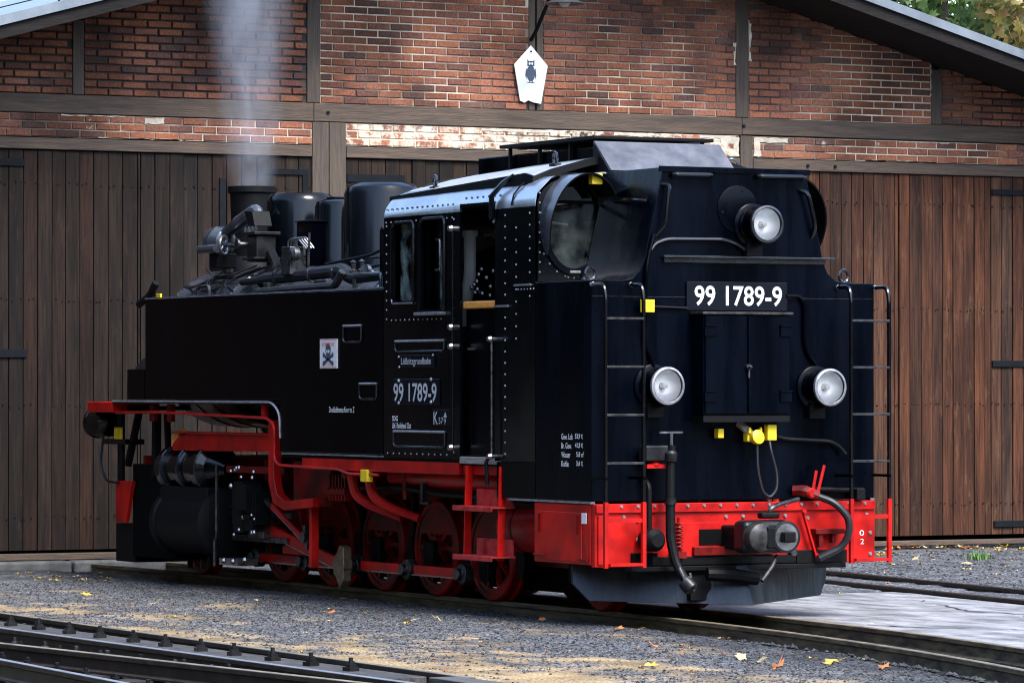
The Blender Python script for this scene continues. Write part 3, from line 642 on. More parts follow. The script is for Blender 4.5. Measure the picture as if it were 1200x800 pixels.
# owl sign
def text(name, s, mat, parent, p, u, v, h, wid=None, ext=.0015, bold=0.0):
    c = bpy.data.curves.new('t', 'FONT'); c.body = s; c.size = 1; c.offset = bold; c.extrude = 0; c.resolution_u = 3
    t = bpy.data.objects.new('t', c); me = bpy.data.meshes.new_from_object(t)
    a = np.array([q.co[:] for q in me.vertices]); lo = a.min(0); hi = a.max(0)
    u = Vector(u).normalized(); v = Vector(v).normalized(); nrm = u.cross(v)
    sy = h/(hi[1]-lo[1]); sx = wid/(hi[0]-lo[0]) if wid else sy*.8
    for q in me.vertices: q.co = Vector(p) + u*((q.co.x-lo[0])*sx) + v*((q.co.y-lo[1])*sy) + nrm*ext
    me.materials.clear(); me.materials.append(mat); me.name = name
    bpy.data.objects.remove(t); bpy.data.curves.remove(c)
    if name == 'digit':                  # every character a piece of its own
        q = MB(); q.v = [tuple(a_.co) for a_ in me.vertices]; q.f = [tuple(p_.vertices) for p_ in me.polygons]; par = list(range(len(q.v)))
        def fd(i):
            while par[i] != i: i = par[i]
            return i
        for f in q.f:
            for i in f[1:]: par[fd(i)] = fd(f[0])
        gr = {}
        for f in q.f: gr.setdefault(fd(f[0]), []).append(f)
        for fs in gr.values():
            m2 = MB(); ix = {}
            for f in fs:
                for i in f:
                    if i not in ix: ix[i] = len(m2.v); m2.v.append(q.v[i])
                m2.f.append(tuple(ix[i] for i in f))
            o = m2.one(name, mat, parent)
        return o
    o = bpy.data.objects.new(name, me); link(o, parent); return o
sg = empty('owl_sign', (WX+.03, 4.67, 4.9), 'white five sided enamel sign with a blue owl on the gable post', 'sign')
SP = [(4.675, 5.32), (4.475, 5.115), (4.545, 4.735), (4.60, 4.715), (4.64, 4.742), (4.70, 4.722), (4.795, 4.708), (4.875, 5.11)]
MB().prism(SP, 0, WX+.03, WX+.038).build('sign_plate', WHITE, sg, bevel=.002)
INK = M('blue_black_print', (.05, .07, .11), .5)
def disc(mb, y, z, a, b, x, n=16, t0=0, t1=2*math.pi): return mb.poly([(x, y + a*math.cos(t), z + b*math.sin(t)) for t in np.linspace(t0, t1, n, endpoint=(t1-t0) < 6)])
ow = MB(); xo = WX+.0395
disc(ow, 4.672, 5.025, .052, .085, xo); ow.poly([(xo, 4.63, 5.10), (xo, 4.63, 5.175), (xo, 4.645, 5.155), (xo, 4.70, 5.155), (xo, 4.715, 5.175), (xo, 4.715, 5.10)])
ow.poly([(xo, 4.615, 5.08), (xo, 4.605, 5.0), (xo, 4.62, 4.96), (xo, 4.626, 5.06)]); ow.poly([(xo, 4.729, 5.08), (xo, 4.739, 5.0), (xo, 4.724, 4.96), (xo, 4.718, 5.06)])
ow.poly([(xo, 4.63, 4.925), (xo, 4.715, 4.925), (xo, 4.715, 4.933), (xo, 4.63, 4.933)]); ow.poly([(xo, 4.65, 4.925), (xo, 4.66, 4.925), (xo, 4.66, 4.95), (xo, 4.65, 4.95)]); ow.poly([(xo, 4.685, 4.925), (xo, 4.695, 4.925), (xo, 4.695, 4.95), (xo, 4.685, 4.95)])
ow.build('owl_print', INK, sg)
ey = MB()
for yy in (4.658, 4.688): disc(ey, yy, 5.128, .011, .014, xo+.001, 10)
ey.build('owl_eyes', WHITE, sg)
MB().lathe([(.01, 0), (.01, .006), (.001, .008)], (xo-.001, 4.674, 5.255), (1, 0, 0), 8).build('screw', IRON, sg)
# wall lamp
lp = empty('wall_lamp', (WX+.05, 4.7, 5.45), 'enamel shade yard lamp on a curved arm above the owl sign', 'lamp')
LM = M('lamp_shade_enamel', (.05, .055, .06), .35)
MB().tube([(WX+.01, 4.69, 5.38), (WX+.12, 4.69, 5.46), (WX+.4, 4.69, 5.76), (WX+.62, 4.68, 6.0), (WX+.8, 4.66, 6.0), (WX+.8, 4.66, 5.86)], .02, 8, .12).build('lamp_arm', IRON, lp)
MB().lathe([(.03, .17), (.06, .14), (.07, .07), (.21, 0), (.205, -.005), (.06, .06), (.03, .12)], (WX+.8, 4.66, 5.695), (0, 0, 1), 24).build('lamp_shade', LM, lp)
MB().lathe([(.02, .08), (.05, .04), (.06, 0), (.04, -.03), (.001, -.04)], (WX+.8, 4.66, 5.70), (0, 0, 1), 16).build('bulb', WHITE, lp)

# ------------------------------------------------------------------ steam locomotive
loco = empty('steam_locomotive', (-5, 0, 0), 'black narrow gauge tank locomotive with red underframe standing before the shed doors', 'locomotive')
def P(mb, name, mat, bevel=0.0, parent=None, **k): return mb.build(name, mat, parent or loco, bevel, **k)
UX = (1, 0, 0); UZ = (0, 0, 1); UY = (0, 1, 0); NY = (0, -1, 0)
# --- side tanks
for s in (-1, 1):
    ya, yb = s*HW, s*.72
    t = MB().prism([(-8.38, 1.62), (-5.47, 1.62), (-5.47, 1.18), (-3.47, 1.18), (-3.47, 2.53), (-8.38, 2.53)], 1, ya, yb)
    tank = P(t, 'water_tank', BLACK, .012)
    P(MB().bar((-8.38, s*(HW-.008), 2.538), (-3.5, s*(HW-.008), 2.538), .02, .014), 'top_angle', WORN, parent=tank)
    box = P(MB().box(-8.80, -8.384, s*HW, s*.80, 1.62, 1.90), 'front_locker', BLACK, .01)
    P(MB().prism([(-8.72, 1.903), (-8.39, 1.903), (-8.39, 2.0), (-8.50, 2.0)], 1, s*1.2, s*.85), 'locker_lid', CLAD, .006, parent=box)
    P(MB().tube([(-8.43, s*1.1, 1.9), (-8.43, s*1.1, 2.53)], .012, 6), 'vent_pipe', GREYP, parent=tank)
# --- running boards
for s in (-1, 1):
    rb = MB().box(-9.15, -5.46, s*HW, s*.70, 1.585, 1.612)
    P(rb, 'running_board', BLACK)
    e = MB().tube([(-9.12, s*(HW+.004), 1.604), (-5.62, s*(HW+.004), 1.604), (-5.46, s*(HW+.004), 1.52), (-5.445, s*(HW+.004), 1.30)], .011, 6, .15)
    P(e, 'board_edge', WORN)
    P(MB().box(-9.75, -9.16, s*HW, s*.75, 1.50, 1.60), 'front_valance', RED, .008)
    P(MB().box(-5.44, -1.27, s*(HW-.02), s*.75, 1.142, 1.168), 'running_board', BLACK)
    P(MB().box(-5.42, -3.47, s*(HW+.002), s*(HW-.018), 1.165, 1.178), 'board_edge', WORN)
    P(MB().box(-5.05 if s < 0 else -5.4, -2.17, s*(HW-.012), s*(HW-.05), 1.045, 1.14), 'red_valance', RED, .006)
    P(MB().box(-2.16, -1.42, s*(HW-.045), s*(HW-.08), 1.05, 1.125), 'red_valance', RED, .006)
    P(MB().box(-2.13, -1.44, s*HW, s*(HW-.07), 1.135, 1.19), 'door_sill', M('worn_wood_sill', (.30,.29,.27), .7, var=.5, vscale=8, stretch=(1,6,6)), .006)
# --- boiler, smokebox and fittings
bc = 2.1
blr = MB().lathe([(.70, 0), (.70, 1.0), (.705, 1.0), (.705, 3.9), (.72, 3.9), (.72, 4.6)], (-8.0, 0, bc), UX, 48)
boil = P(blr, 'boiler', BOIL)
for xx in (-7.9, -7.2, -6.3, -5.5, -4.8):
    P(MB().lathe([(.712, 0), (.716, .012), (.716, .05), (.712, .062)], (xx, 0, bc), UX, 48), 'boiler_band', CLAD, parent=boil)
smk = P(MB().lathe([(.62, -.03), (.70, 0), (.735, .03), (.735, 1.28), (.70, 1.30)], (-9.3, 0, bc), UX, 48), 'smokebox', BOIL)
P(MB().lathe([(.05, -.12), (.3, -.10), (.52, -.04), (.6, .02)], (-9.31, 0, bc), UX, 32), 'smokebox_door', MATTE, parent=smk)
sb = MB()
for xx in (-9.22, -8.86, -8.06):
    for k in range(26): a = R(-80 + 160*k/25 - 0); sb.knob((xx, -math.sin(a)*.735, bc + math.cos(a)*.735), (0, -math.sin(a), math.cos(a)), .013)
P(sb, 'rivets', CLAD, parent=smk, kind='stuff')
P(MB().lathe([(.745, 0), (.745, .05)], (-8.9, 0, bc), UX, 48), 'smokebox_band', CLAD, parent=smk)
P(MB().lathe([(.745, 0), (.745, .05)], (-8.5, 0, bc), UX, 48), 'smokebox_band', CLAD, parent=smk)
# thin piping on the smokebox flank
for path in ([(-9.2, -.30), (-8.75, -.36), (-8.7, -.55), (-8.35, -.56), (-8.3, -.2)], [(-8.98, -.78), (-8.62, -.60), (-8.1, -.60), (-7.9, -.30)], [(-9.25, -.1), (-8.9, .1)]):
    pts = []
    for x, a in path: pts.append((x, math.sin(a)*.77, bc + math.cos(a)*.77))
    P(MB().tube(pts, .010, 6), 'oil_pipe', MATTE)
ch = P(MB().lathe([(.30, 2.78-.1), (.24, 2.86), (.185, 2.95), (.192, 3.3), (.203, 3.53), (.225, 3.545), (.225, 3.60), (.205, 3.60), (.19, 3.2), (.18, 3.0)], (-8.75, 0, 0), UZ, 32), 'chimney', MATTE)
d1 = P(MB().lathe([(.37, 2.65), (.325, 2.80), (.312, 2.9), (.312, 3.41), (.30, 3.455), (.27, 3.485), (.2, 3.50), (.001, 3.505)], (-7.67, 0, 0), UZ, 40), 'steam_dome', DOME)
P(MB().lathe([(.33, 0), (.33, .05), (.312, .06)], (-7.67, 0, 2.78), UZ, 40), 'dome_flange', CLAD, parent=d1)
d2 = P(MB().lathe([(.30, 2.65), (.235, 2.80), (.23, 3.34), (.215, 3.385), (.17, 3.405), (.001, 3.41)], (-6.84, 0, 0), UZ, 36), 'sand_dome', DOME)
P(MB().box(-6.93, -6.75, -.1, .1, 3.40, 3.43), 'dome_lid', BLACKG, .008, parent=d2)
P(MB().box(-7.0, -6.72, -.36, -.2, 2.80, 3.20).box(-7.02, -6.70, -.37, -.19, 3.20, 3.215), 'sand_pipe_box', BLACK, .01, parent=d2)
d3 = P(MB().lathe([(.37, 2.65), (.34, 2.80), (.335, 3.42), (.315, 3.48), (.26, 3.515), (.001, 3.525)], (-6.0, 0, 0), UZ, 40), 'steam_dome', DOME)
# turbo generator / pump group on the near flank
gx, gy, gz = -8.30, -.50, 3.0
gen = P(MB().lathe([(.02, -.13), (.09, -.12), (.135, -.06), (.135, .10), (.10, .16), (.06, .18)], (-8.38, -.50, 3.07), UX, 24), 'turbo_generator', BOIL)
P(MB().lathe([(.145, -.01), (.145, .012)], (-8.33, -.50, 3.07), UX, 24), 'flange', CLAD, parent=gen)
P(MB().box(-8.38, -8.2, -.6, -.4, 2.82, 2.96), 'pedestal', MATTE, .01, parent=gen)
P(MB().tube([(-8.25, -.5, 3.13), (-8.0, -.48, 3.22), (-7.62, -.46, 3.34), (-7.60, -.46, 3.22)], [.055, .07, .06, .05], 10, .06), 'exhaust_elbow', BOIL)
P(MB().prism([(-7.70, 3.33), (-7.52, 3.32), (-7.46, 3.18), (-7.60, 3.19)], 1, -.56, -.38), 'elbow_flange', MATTE, .01)
vb = P(MB().box(-7.60, -7.38, -.58, -.38, 2.86, 3.10), 'valve_body', COUP, .02)
P(MB().box(-7.63, -7.35, -.61, -.35, 3.10, 3.13).box(-7.63, -7.35, -.61, -.35, 2.88, 2.90), 'valve_flange', COUP, .006, parent=vb)
bb = MB()
for i in range(4): bb.lathe([(.016, 0), (.016, .035), (.009, .036), (.009, .05)], (-7.6 + i*.075, -.585, 3.13), UZ, 6)
P(bb, 'bolts', STEEL, parent=vb, kind='stuff')
P(MB().tube([(-8.04, -.60, 3.03), (-7.6, -.50, 3.0)], .022, 8).tube([(-7.85, -.56, 3.03), (-7.85, -.56, 3.09)], .015, 6), 'valve_spindle', OILST, parent=vb)
hwv = Vector((-8.04, -.60, 3.03)); hax = Vector((.80, .60, .0)).normalized()
hu = hax.orthogonal().normalized(); hv = hax.cross(hu)
hw = MB().tube([hwv + (hu*math.cos(a) + hv*math.sin(a))*.082 for a in np.linspace(0, 2*math.pi, 21)], .013, 6)
for k in range(4): a = k*math.pi/2; hw.tube([hwv, hwv + (hu*math.cos(a) + hv*math.sin(a))*.082], .008, 5)
P(hw, 'handwheel', STEEL, parent=vb)
P(MB().tube([(-8.52, -.62, 3.0), (-8.15, -.62, 3.0)], .042, 10), 'feed_pipe', BOIL)
P(MB().tube([(-7.35, -.45, 2.94), (-7.2, -.45, 2.80), (-7.37, -.55, 2.66)], .05, 8, .08), 'feed_pipe', MATTE)
# long insulated pipes above the tank
P(MB().tube([(-7.75, -.55, 2.68), (-7.25, -.56, 2.70), (-5.55, -.58, 2.74), (-5.35, -.62, 2.66), (-4.2, -.62, 2.70)], [.03, .058, .062, .06, .05], 10, .1), 'insulated_pipe', LAGG)
P(MB().tube([(-7.1, -.7, 2.58), (-5.45, -.72, 2.60), (-5.35, -.70, 2.72)], .035, 8, .05), 'insulated_pipe', LAGG)
P(MB().tube([(-6.0, -.55, 2.80), (-5.2, -.5, 2.86), (-4.6, -.40, 3.02)], .013, 6, .1), 'oil_pipe', MATTE)
P(MB().tube([(-4.7, -.70, 2.5), (-3.9, -.72, 2.86)], .06, 8), 'feed_pipe', MATTE)
lub = P(MB().box(-6.68, -6.50, -.66, -.50, 2.72, 2.97), 'lubricator', OILST, .01)
P(MB().lathe([(.06, 0), (.06, .05), (.03, .07)], (-6.42, -.62, 2.9), NY, 14), 'lubricator_gauge', OILST, parent=lub)
for i in range(4):
    P(MB().tube([(-6.66+i*.06, -.60, 2.96), (-6.66+i*.06, -.60, 3.03), (-6.56+i*.06, -.56, 3.05), (-6.45+i*.05, -.52, 2.95)], .008, 5, .03), 'oil_pipe', STEEL, parent=lub)
P(MB().tube([(-6.25, -.6, 2.66), (-6.22, -.6, 3.08)], .011, 6), 'lubricator_stay', OILST, parent=lub)
for x0, x1, zz in ((-7.45, -7.2, .1), (-4.25, -3.75, .13)):
    P(MB().tube([(x0, -1.12, 2.53), (x0, -1.12, 2.53+zz), (x1, -1.12, 2.53+zz), (x1, -1.12, 2.53)], .016, 8, .04), 'tank_handle', CLAD)
P(MB().tube([(-4.0, -.98, 2.5), (-4.0, -.98, 3.02), (-3.96, -.98, 3.05)], .028, 8), 'stanchion', BLACKG)
P(MB().lathe([(.09, 0), (.09, .02), (.05, .05), (.001, .055)], (-4.1, -.9, 2.54), UZ, 20), 'filler_lid', STEEL)
yt = P(MB().box(-9.0, -8.9, -.86, -.84, 2.50, 2.60), 'yellow_tag', YEL, .004)
P(MB().tube([(-9.2, -.95, 2.50), (-9.05, -.90, 2.58), (-8.95, -.88, 2.70)], .035, 8, .05), 'pipe_elbow', MATTE)

# --- small fittings along the boiler
P(MB().tube([(-8.9, -.62, 2.66), (-8.2, -.63, 2.66), (-7.9, -.64, 2.65)], .012, 6), 'boiler_handrail', CLAD)
for xx in (-8.8, -8.35, -7.95): P(MB().tube([(xx, -.55, 2.6), (xx, -.63, 2.66)], .012, 6).lathe([(.02, -.02), (.02, .02)], (xx, -.63, 2.66), UX, 8), 'handrail_knob', CLAD)
for xx in (-8.62, -8.28): P(MB().bar((xx, -.70, 2.35), (xx, -.42, 2.74), .05, .012, UX), 'cladding_strap', CLAD, .003)
P(MB().tube([(-9.1, -.30, 2.84), (-8.7, -.42, 2.76), (-8.62, -.58, 2.62), (-8.25, -.60, 2.62), (-8.1, -.40, 2.76), (-7.9, -.30, 2.82)], .012, 6, .06), 'conduit', LAGG)
P(MB().tube([(-9.25, -.15, 2.83), (-9.0, -.2, 2.93), (-8.6, -.3, 2.86), (-8.45, -.42, 2.9)], .010, 6, .1), 'cable', RUBBER)
for i, xx in enumerate((-5.3, -5.05, -4.7, -4.45)):
    P(MB().lathe([(.035, 0), (.035, .03), (.02, .04), (.02, .09), (.03, .1), (.001, .12)], (xx, -.62 - .04*(i % 2), 2.70), UZ, 10), 'boiler_valve', OILST)
P(MB().lathe([(.05, -.02), (.05, .02)], (-4.85, -.72, 2.72), (.3, -1, .2), 14).tube([(-4.85, -.72, 2.72), (-4.85, -.60, 2.70)], .012, 6), 'valve_wheel', STEEL)
P(MB().tube([(-5.5, -.44, 2.75), (-4.9, -.40, 2.80), (-3.6, -.42, 2.80)], .022, 8, .1), 'copper_pipe', CLAD)
P(MB().tube([(-5.6, -.30, 2.85), (-3.6, -.30, 2.87)], .016, 8), 'copper_pipe', OILST)
for xx in (-6.9, -6.2, -5.7): P(MB().lathe([(.075, -.02), (.078, 0), (.075, .02)], (xx, -.57, 2.715), UX, 14), 'pipe_clip', CLAD)
for xx, yy in ((-7.02, -.64), (-6.05, -.6)): P(MB().box(xx, xx+.10, yy-.04, yy+.04, 2.56, 2.66), 'pipe_bracket', LAGG, .006)
P(MB().lathe([(.05, 0), (.055, .05), (.03, .07), (.03, .13), (.001, .14)], (-8.62, -.30, 2.80), UZ, 12), 'oil_cup', OILST)
P(MB().tube([(-7.50, -.60, 3.02), (-7.50, -.72, 3.02)], .02, 8).lathe([(.045, 0), (.045, .02)], (-7.50, -.70, 3.02), NY, 12), 'drain_valve', OILST)
# --- cab
cab = P(MB().box(-3.45, -.90, -1.2, 1.2, 1.12, 1.16), 'cab_floor', MATTE)
CT = .024
def sideplate(s):
    a, b = s*HW, s*(HW-CT); mb = MB()
    for x0, x1, z0, z1 in ((-3.46, -3.30, 1.165, 3.10), (-3.30, -2.92, 1.165, 2.41), (-3.30, -2.92, 3.05, 3.10), (-2.92, -2.80, 1.165, 3.10), (-2.80, -2.38, 1.165, 2.33), (-2.80, -2.38, 3.065, 3.10), (-2.38, -2.12, 1.165, 3.10), (-2.12, -1.53, 3.13, 3.16), (-1.53, -.88, 1.165, 3.10)):
        mb.box(x0, x1, a, b, z0, z1)
    return mb
for s in (-1, 1):
    pl = P(sideplate(s), 'cab_side', BLACKG)
    # rounded shoulder of the cab side
    prof = [(1.235, 3.10), (1.232, 3.15), (1.215, 3.20), (1.175, 3.255), (1.115, 3.30), (1.03, 3.335)]
    A = [(x, s*y, z+dz) for x, dz in ((-3.46, -.03), (-2.12, -.01)) for y, z in prof]
    for x0, x1, d0, d1 in ((-3.46, -2.122, -.02, 0), (-2.122, -1.528, .0, 0), (-1.528, -.88, 0, .0)):
        pr = prof if not x0 == -2.122 else [(1.225, 3.16)] + prof[2:]
        r0 = [(x0, s*y, z + (d0 if i else 0)) for i, (y, z) in enumerate(pr)]; r1 = [(x1, s*y, z + (d1 if i else 0)) for i, (y, z) in enumerate(pr)]
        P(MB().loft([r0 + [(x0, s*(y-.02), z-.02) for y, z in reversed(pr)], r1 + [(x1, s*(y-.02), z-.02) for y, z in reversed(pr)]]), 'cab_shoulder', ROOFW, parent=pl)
    # rivets
    rv = MB(); rd = MB()
    for k in range(22): rv.knob((-2.22, s*(HW+.001), 1.22 + k*.087), (0, s, 0), .0095)
    for k in range(22): rv.knob((-1.36 + .0, s*(HW+.001), 1.22 + k*.087), (0, s, 0), .0095); rv.knob((-1.18, s*(HW+.001), 2.10 + k*.047*2), (0, s, 0), .0095) if k < 10 else None
    for k in range(11): rv.knob((-3.41, s*(HW+.001), 2.28 + k*.075), (0, s, 0), .0095); rv.knob((-3.39 + k*.105, s*(HW+.001), 1.20), (0, s, 0), .0085)
    for k in range(8): rv.knob((-.96, s*(HW+.001), 2.42 + k*.09), (0, s, 0), .0095)
    for k in range(6): rv.knob((-1.14 + k*.05, s*(HW+.005), 2.475), (0, s, 0), .008)
    for k in range(12): rv.knob((-3.32 + k*.08, s*(HW+.001), 2.27), (0, s, 0), .008)
    for k in range(14): rd.knob((-3.42 + k*.09, s*1.226, 3.165), (0, s*.9, .4), .010); rv.knob((-3.42 + k*.09, s*(HW+.001), 3.06), (0, s, 0), .008)
    for k in range(7): rd.knob((-2.05 + k*.095, s*1.214, 3.205), (0, s*.8, .6), .010)
    P(rv, 'rivets', WORN, parent=pl, kind='stuff'); P(rd, 'rivets', MATTE, parent=pl, kind='stuff')
    # window surrounds, glass, rails
    for (x0, x1, z0, z1) in ((-3.30, -2.92, 2.41, 3.05), (-2.80, -2.38, 2.33, 3.065)):
        q = .018; y = s*(HW+.004); fr = MB().tube([(x0, y, z0), (x0, y, z1), (x1, y, z1), (x1, y, z0), (x0, y, z0+.001)], .016, 6, .05)
        P(fr, 'window_frame', BLACKG, parent=pl)
    g = MB().poly([(-3.30, s*(HW-.07), 2.41), (-2.92, s*(HW-.07), 2.41), (-2.92, s*(HW-.07), 3.05), (-3.30, s*(HW-.07), 3.05)]); P(g, 'window_pane', GLASS, parent=pl)
    g = MB().poly([(-2.66, s*(HW-.10), 2.33), (-2.38, s*(HW-.10), 2.33), (-2.38, s*(HW-.10), 3.06), (-2.66, s*(HW-.10), 3.06)]); P(g, 'window_pane', GLASS, parent=pl)
    P(MB().box(-2.70, -2.66, s*(HW-.09), s*(HW-.12), 2.33, 3.06).box(-2.80, -2.775, s*(HW-.05), s*(HW-.08), 2.33, 3.06), 'sliding_sash', BLACKG, parent=pl)
    P(MB().tube([(-2.655, s*(HW-.06), 2.90), (-2.56, s*(HW-.05), 2.90), (-2.56, s*(HW-.05), 2.66), (-2.655, s*(HW-.06), 2.66)], .010, 6, .03), 'sash_handle', STEEL, parent=pl)
    P(MB().box(-2.83, -2.36, s*(HW-.02), s*(HW+.05), 2.30, 2.325), 'window_ledge', WORN, .004, parent=pl)
    P(MB().tube([(-3.30, s*(HW+.01), 2.44), (-3.28, s*(HW+.012), 2.405), (-2.93, s*(HW+.012), 2.405)], .009, 6), 'window_bead', WORN, parent=pl)
    P(MB().box(-1.20, -.93, s*(HW+.001), s*(HW+.014), 2.50, 2.515).box(-1.52, -1.30, s*(HW+.001), s*(HW+.02), 2.345, 2.36), 'bead', WORN, parent=pl)
    # doorway
    dr = P(MB().box(-2.11, -1.54, s*(HW-.05), s*(HW-.075), 1.20, 2.34), 'cab_door', BLACK, .006)
    P(MB().box(-2.11, -1.54, s*(HW-.02), s*(HW-.10), 2.342, 2.40), 'door_rail', ORW, .012, parent=dr)
    P(MB().box(-2.03, -1.90, s*(HW-.045), s*(HW-.02), 2.02, 2.035), 'door_latch', STEEL, .003, parent=dr)
    hr = MB().tube([(-2.15, s*(HW+.05), 1.25), (-2.15, s*(HW+.05), 2.98)], .016, 8)
    P(hr, 'grab_rail', BLACKG, parent=pl)
    kn = MB()
    for zz in (1.26, 2.05, 2.20, 2.97): kn.lathe([(.02, 0), (.02, .05), (.028, .06), (.02, .085), (.001, .09)], (-2.15, s*HW, zz), (0, s, 0), 10)
    P(kn, 'rail_bracket', STEEL, parent=pl)
    P(MB().tube([(-1.50, s*(HW+.045), 1.18), (-1.50, s*(HW+.045), 2.12)], .010, 8), 'grab_rail', OILST, parent=pl)
    kn = MB()
    for zz in (1.20, 2.10): kn.lathe([(.016, 0), (.016, .045), (.026, .055), (.018, .08), (.001, .085)], (-1.50, s*HW, zz), (0, s, 0), 10)
    P(kn, 'rail_bracket', STEEL, parent=pl)
    P(MB().tube([(-1.53, s*(HW+.03), 3.02), (-1.52, s*(HW+.035), 3.20), (-1.46, s*1.20, 3.30), (-1.40, s*1.14, 3.36)], [.022, .024, .02, .014], 6), 'rain_bow', BLACKG, parent=pl)
    P(MB().tube([(-1.25, s*1.24, 3.12), (-1.24, s*1.225, 3.20), (-1.21, s*1.18, 3.27), (-1.19, s*1.12, 3.315)], .007, 5), 'plate_joint', MATTE, parent=pl)
# cab front and rear walls
cf = [(-1.21, 1.165), (1.21, 1.165), (1.21, 3.08), (1.10, 3.25), (.8, 3.40), (0, 3.55), (-.8, 3.40), (-1.10, 3.25), (-1.21, 3.08)]
P(MB().prism(cf, 0, -3.455, -3.43), 'cab_front', BLACKG)
bh = P(MB().lathe([(.72, 0), (.72, .2), (.68, .25), (.001, .26)], (-3.43, 0, bc+.1), UX, 32), 'backhead', MATTE)
for y, z, x1 in ((-.45, 2.75, -2.4), (-.3, 2.5, -2.6), (.4, 2.6, -2.6)):
    P(MB().tube([(-3.2, y, z), (x1, y-.1, z+.05)], .02, 6), 'backhead_pipe', OILST)
P(MB().tube([(-2.44, -.98, 2.94), (-2.44, -.98, 2.60), (-2.50, -.98, 2.45), (-2.7, -.9, 2.25)], .05, 10, .2).lathe([(.065, 0), (.065, .05)], (-2.44, -.98, 2.92), UZ, 12), 'blower_pipe', GREYP)
cv = MB().lathe([(.05, 0), (.05, .006)], (-2.02, -.95, 2.93), UX, 14); cv.tube([(-2.25, -.95, 2.93), (-1.98, -.95, 2.93)], .012, 6).tube([(-2.1, -.95, 3.02), (-2.07, -.9, 3.10)], .015, 6)
P(cv, 'cab_valve', STEEL)
ic = MB()
for k in range(14): ic.knob((-2.45 + .45*rng.random(), -.98, 2.42 + .25*rng.random()), NY, .022)
P(ic, 'cab_fittings', OILST, kind='stuff')
P(MB().box(-3.42, -.90, -1.17, 1.17, 3.125, 3.15), 'cab_blackout_ceiling', VOID)  # dark panel added under the roof to keep the cab interior black
P(MB().box(-3.42, -.90, 1.12, 1.15, 1.2, 2.95), 'cab_blackout_lining', VOID)  # dark panel added to shut out light from the far openings
# rear wall with spectacle windows
OY, OZ, OA, OB = .90, 2.965, .238, .335
def oval(cy, a, b, n=28, z=OZ): return [(cy + a*math.cos(t), z + b*math.sin(t)) for t in np.linspace(0, 2*math.pi, n, endpoint=False)]
RXW = -.88
rw = MB()
for s in (-1, 1):
    inn = oval(s*OY, OA, OB)
    out = []
    zt0 = lambda y: 3.10 + .0 if y > 1.23 else (3.33 if y < 1.03 else 3.10 + (3.33-3.10)*math.sqrt(max(0, 1-((y-1.03)/.205)**2)))
    for k in range(28):
        t = 2*math.pi*k/28; dy, dz = math.cos(t), math.sin(t); sc_ = 9
        lim = []
        if s*dy > .01: lim.append((1.232 - OY)/(s*dy))
        if s*dy < -.01: lim.append((.55 - OY)/(s*dy))
        if dz > .01: lim.append((3.36 - OZ)/dz)
        if dz < -.01: lim.append((2.53 - OZ)/dz)
        q = min(lim); y, z = s*OY + dy*q, OZ + dz*q
        if abs(y) > 1.0 and z > zt0(abs(y)): z = zt0(abs(y))
        out.append((y, z))
    for k in range(28):
        j = (k+1) % 28; rw.poly([(RXW, *inn[k]), (RXW, *inn[j]), (RXW, *out[j]), (RXW, *out[k])])
    # corners
    c = s*1.232; top = [k for k in range(28)]
    for (ky, kz) in ((c, 2.53), (s*.55, 2.53), (s*.55, 3.36)):
        # fill the corner triangle next to the nearest two ring points
        near = sorted(range(28), key=lambda k: (out[k][0]-ky)**2 + (out[k][1]-kz)**2)[:2]
        rw.poly([(RXW, ky, kz), (RXW, *out[near[0]]), (RXW, *out[near[1]])])
P(rw, 'cab_rear_wall', BLACKG)
for s in (-1, 1):
    inn = oval(s*OY, OA+.004, OB+.004, 40); o2 = oval(s*OY, OA+.05, OB+.05, 40)
    P(MB().loft([[(RXW+.004, *p) for p in inn], [(RXW+.022, *p) for p in inn], [(RXW+.022, *p) for p in o2], [(RXW+.004, *p) for p in o2]], cap=False), 'window_ring', BLACKG)
    P(MB().poly([(RXW-.03, *p) for p in oval(s*OY, OA+.01, OB+.01, 40)]), 'oval_window_pane', GLASS2)
    # projecting eyelid hood
    n = 30; A0 = R(-38); A1 = R(218); r0 = []; r1 = []; r2 = []; r3 = []
    for k in range(n+1):
        t = A0 + (A1-A0)*k/n; f = max(0, math.sin(math.pi*k/n))**.55; dx = .02 + .25*f
        cy, sy = math.cos(t), math.sin(t)
        a, b = OA+.06 + (.05 if s > 0 else 0), OB+.05 + (.02 if s > 0 else 0)
        r0.append((RXW+.002, s*OY + a*cy, OZ + b*sy)); r1.append((RXW+dx, s*OY + a*cy, OZ + b*sy))
        a -= .012; b -= .012
        r2.append((RXW+dx, s*OY + a*cy, OZ + b*sy)); r3.append((RXW+.002, s*OY + a*cy, OZ + b*sy))
    hd_ = P(MB().loft([r0, r1], cap=False, closed=False), 'window_hood', BOIL); P(MB().loft([r1, r2, r3], cap=False, closed=False), 'hood_lining', VOID, parent=hd_)
    P(MB().tube([(RXW-.1, s*1.09, 2.985), (RXW-.1, s*.90, 2.965)], .014, 6), 'window_wiper_arm', GREYP)
    rv = MB()
    for k in range(11): t = R(200 + k*14); rv.knob((RXW+.003, s*OY + (OA+.075)*math.cos(t), OZ + (OB+.07)*math.sin(t)), UX, .009)
    for k in range(9): rv.knob((RXW+.003, s*1.195, 2.60 + k*.075), UX, .009)
    for yy in (-.05, .05): rv.knob((RXW+.003, s*OY+yy, 2.565), UX, .011)
    P(rv, 'rivets', WORN, kind='stuff')
    P(MB().box(RXW+.003, RXW+.03, s*OY-.045, s*OY+.045, 2.595, 2.615), 'window_catch', WORN, .003)
P(MB().box(-.72, -.66, -.86, -.77, 3.265, 3.345), 'yellow_tag', YEL, .004)
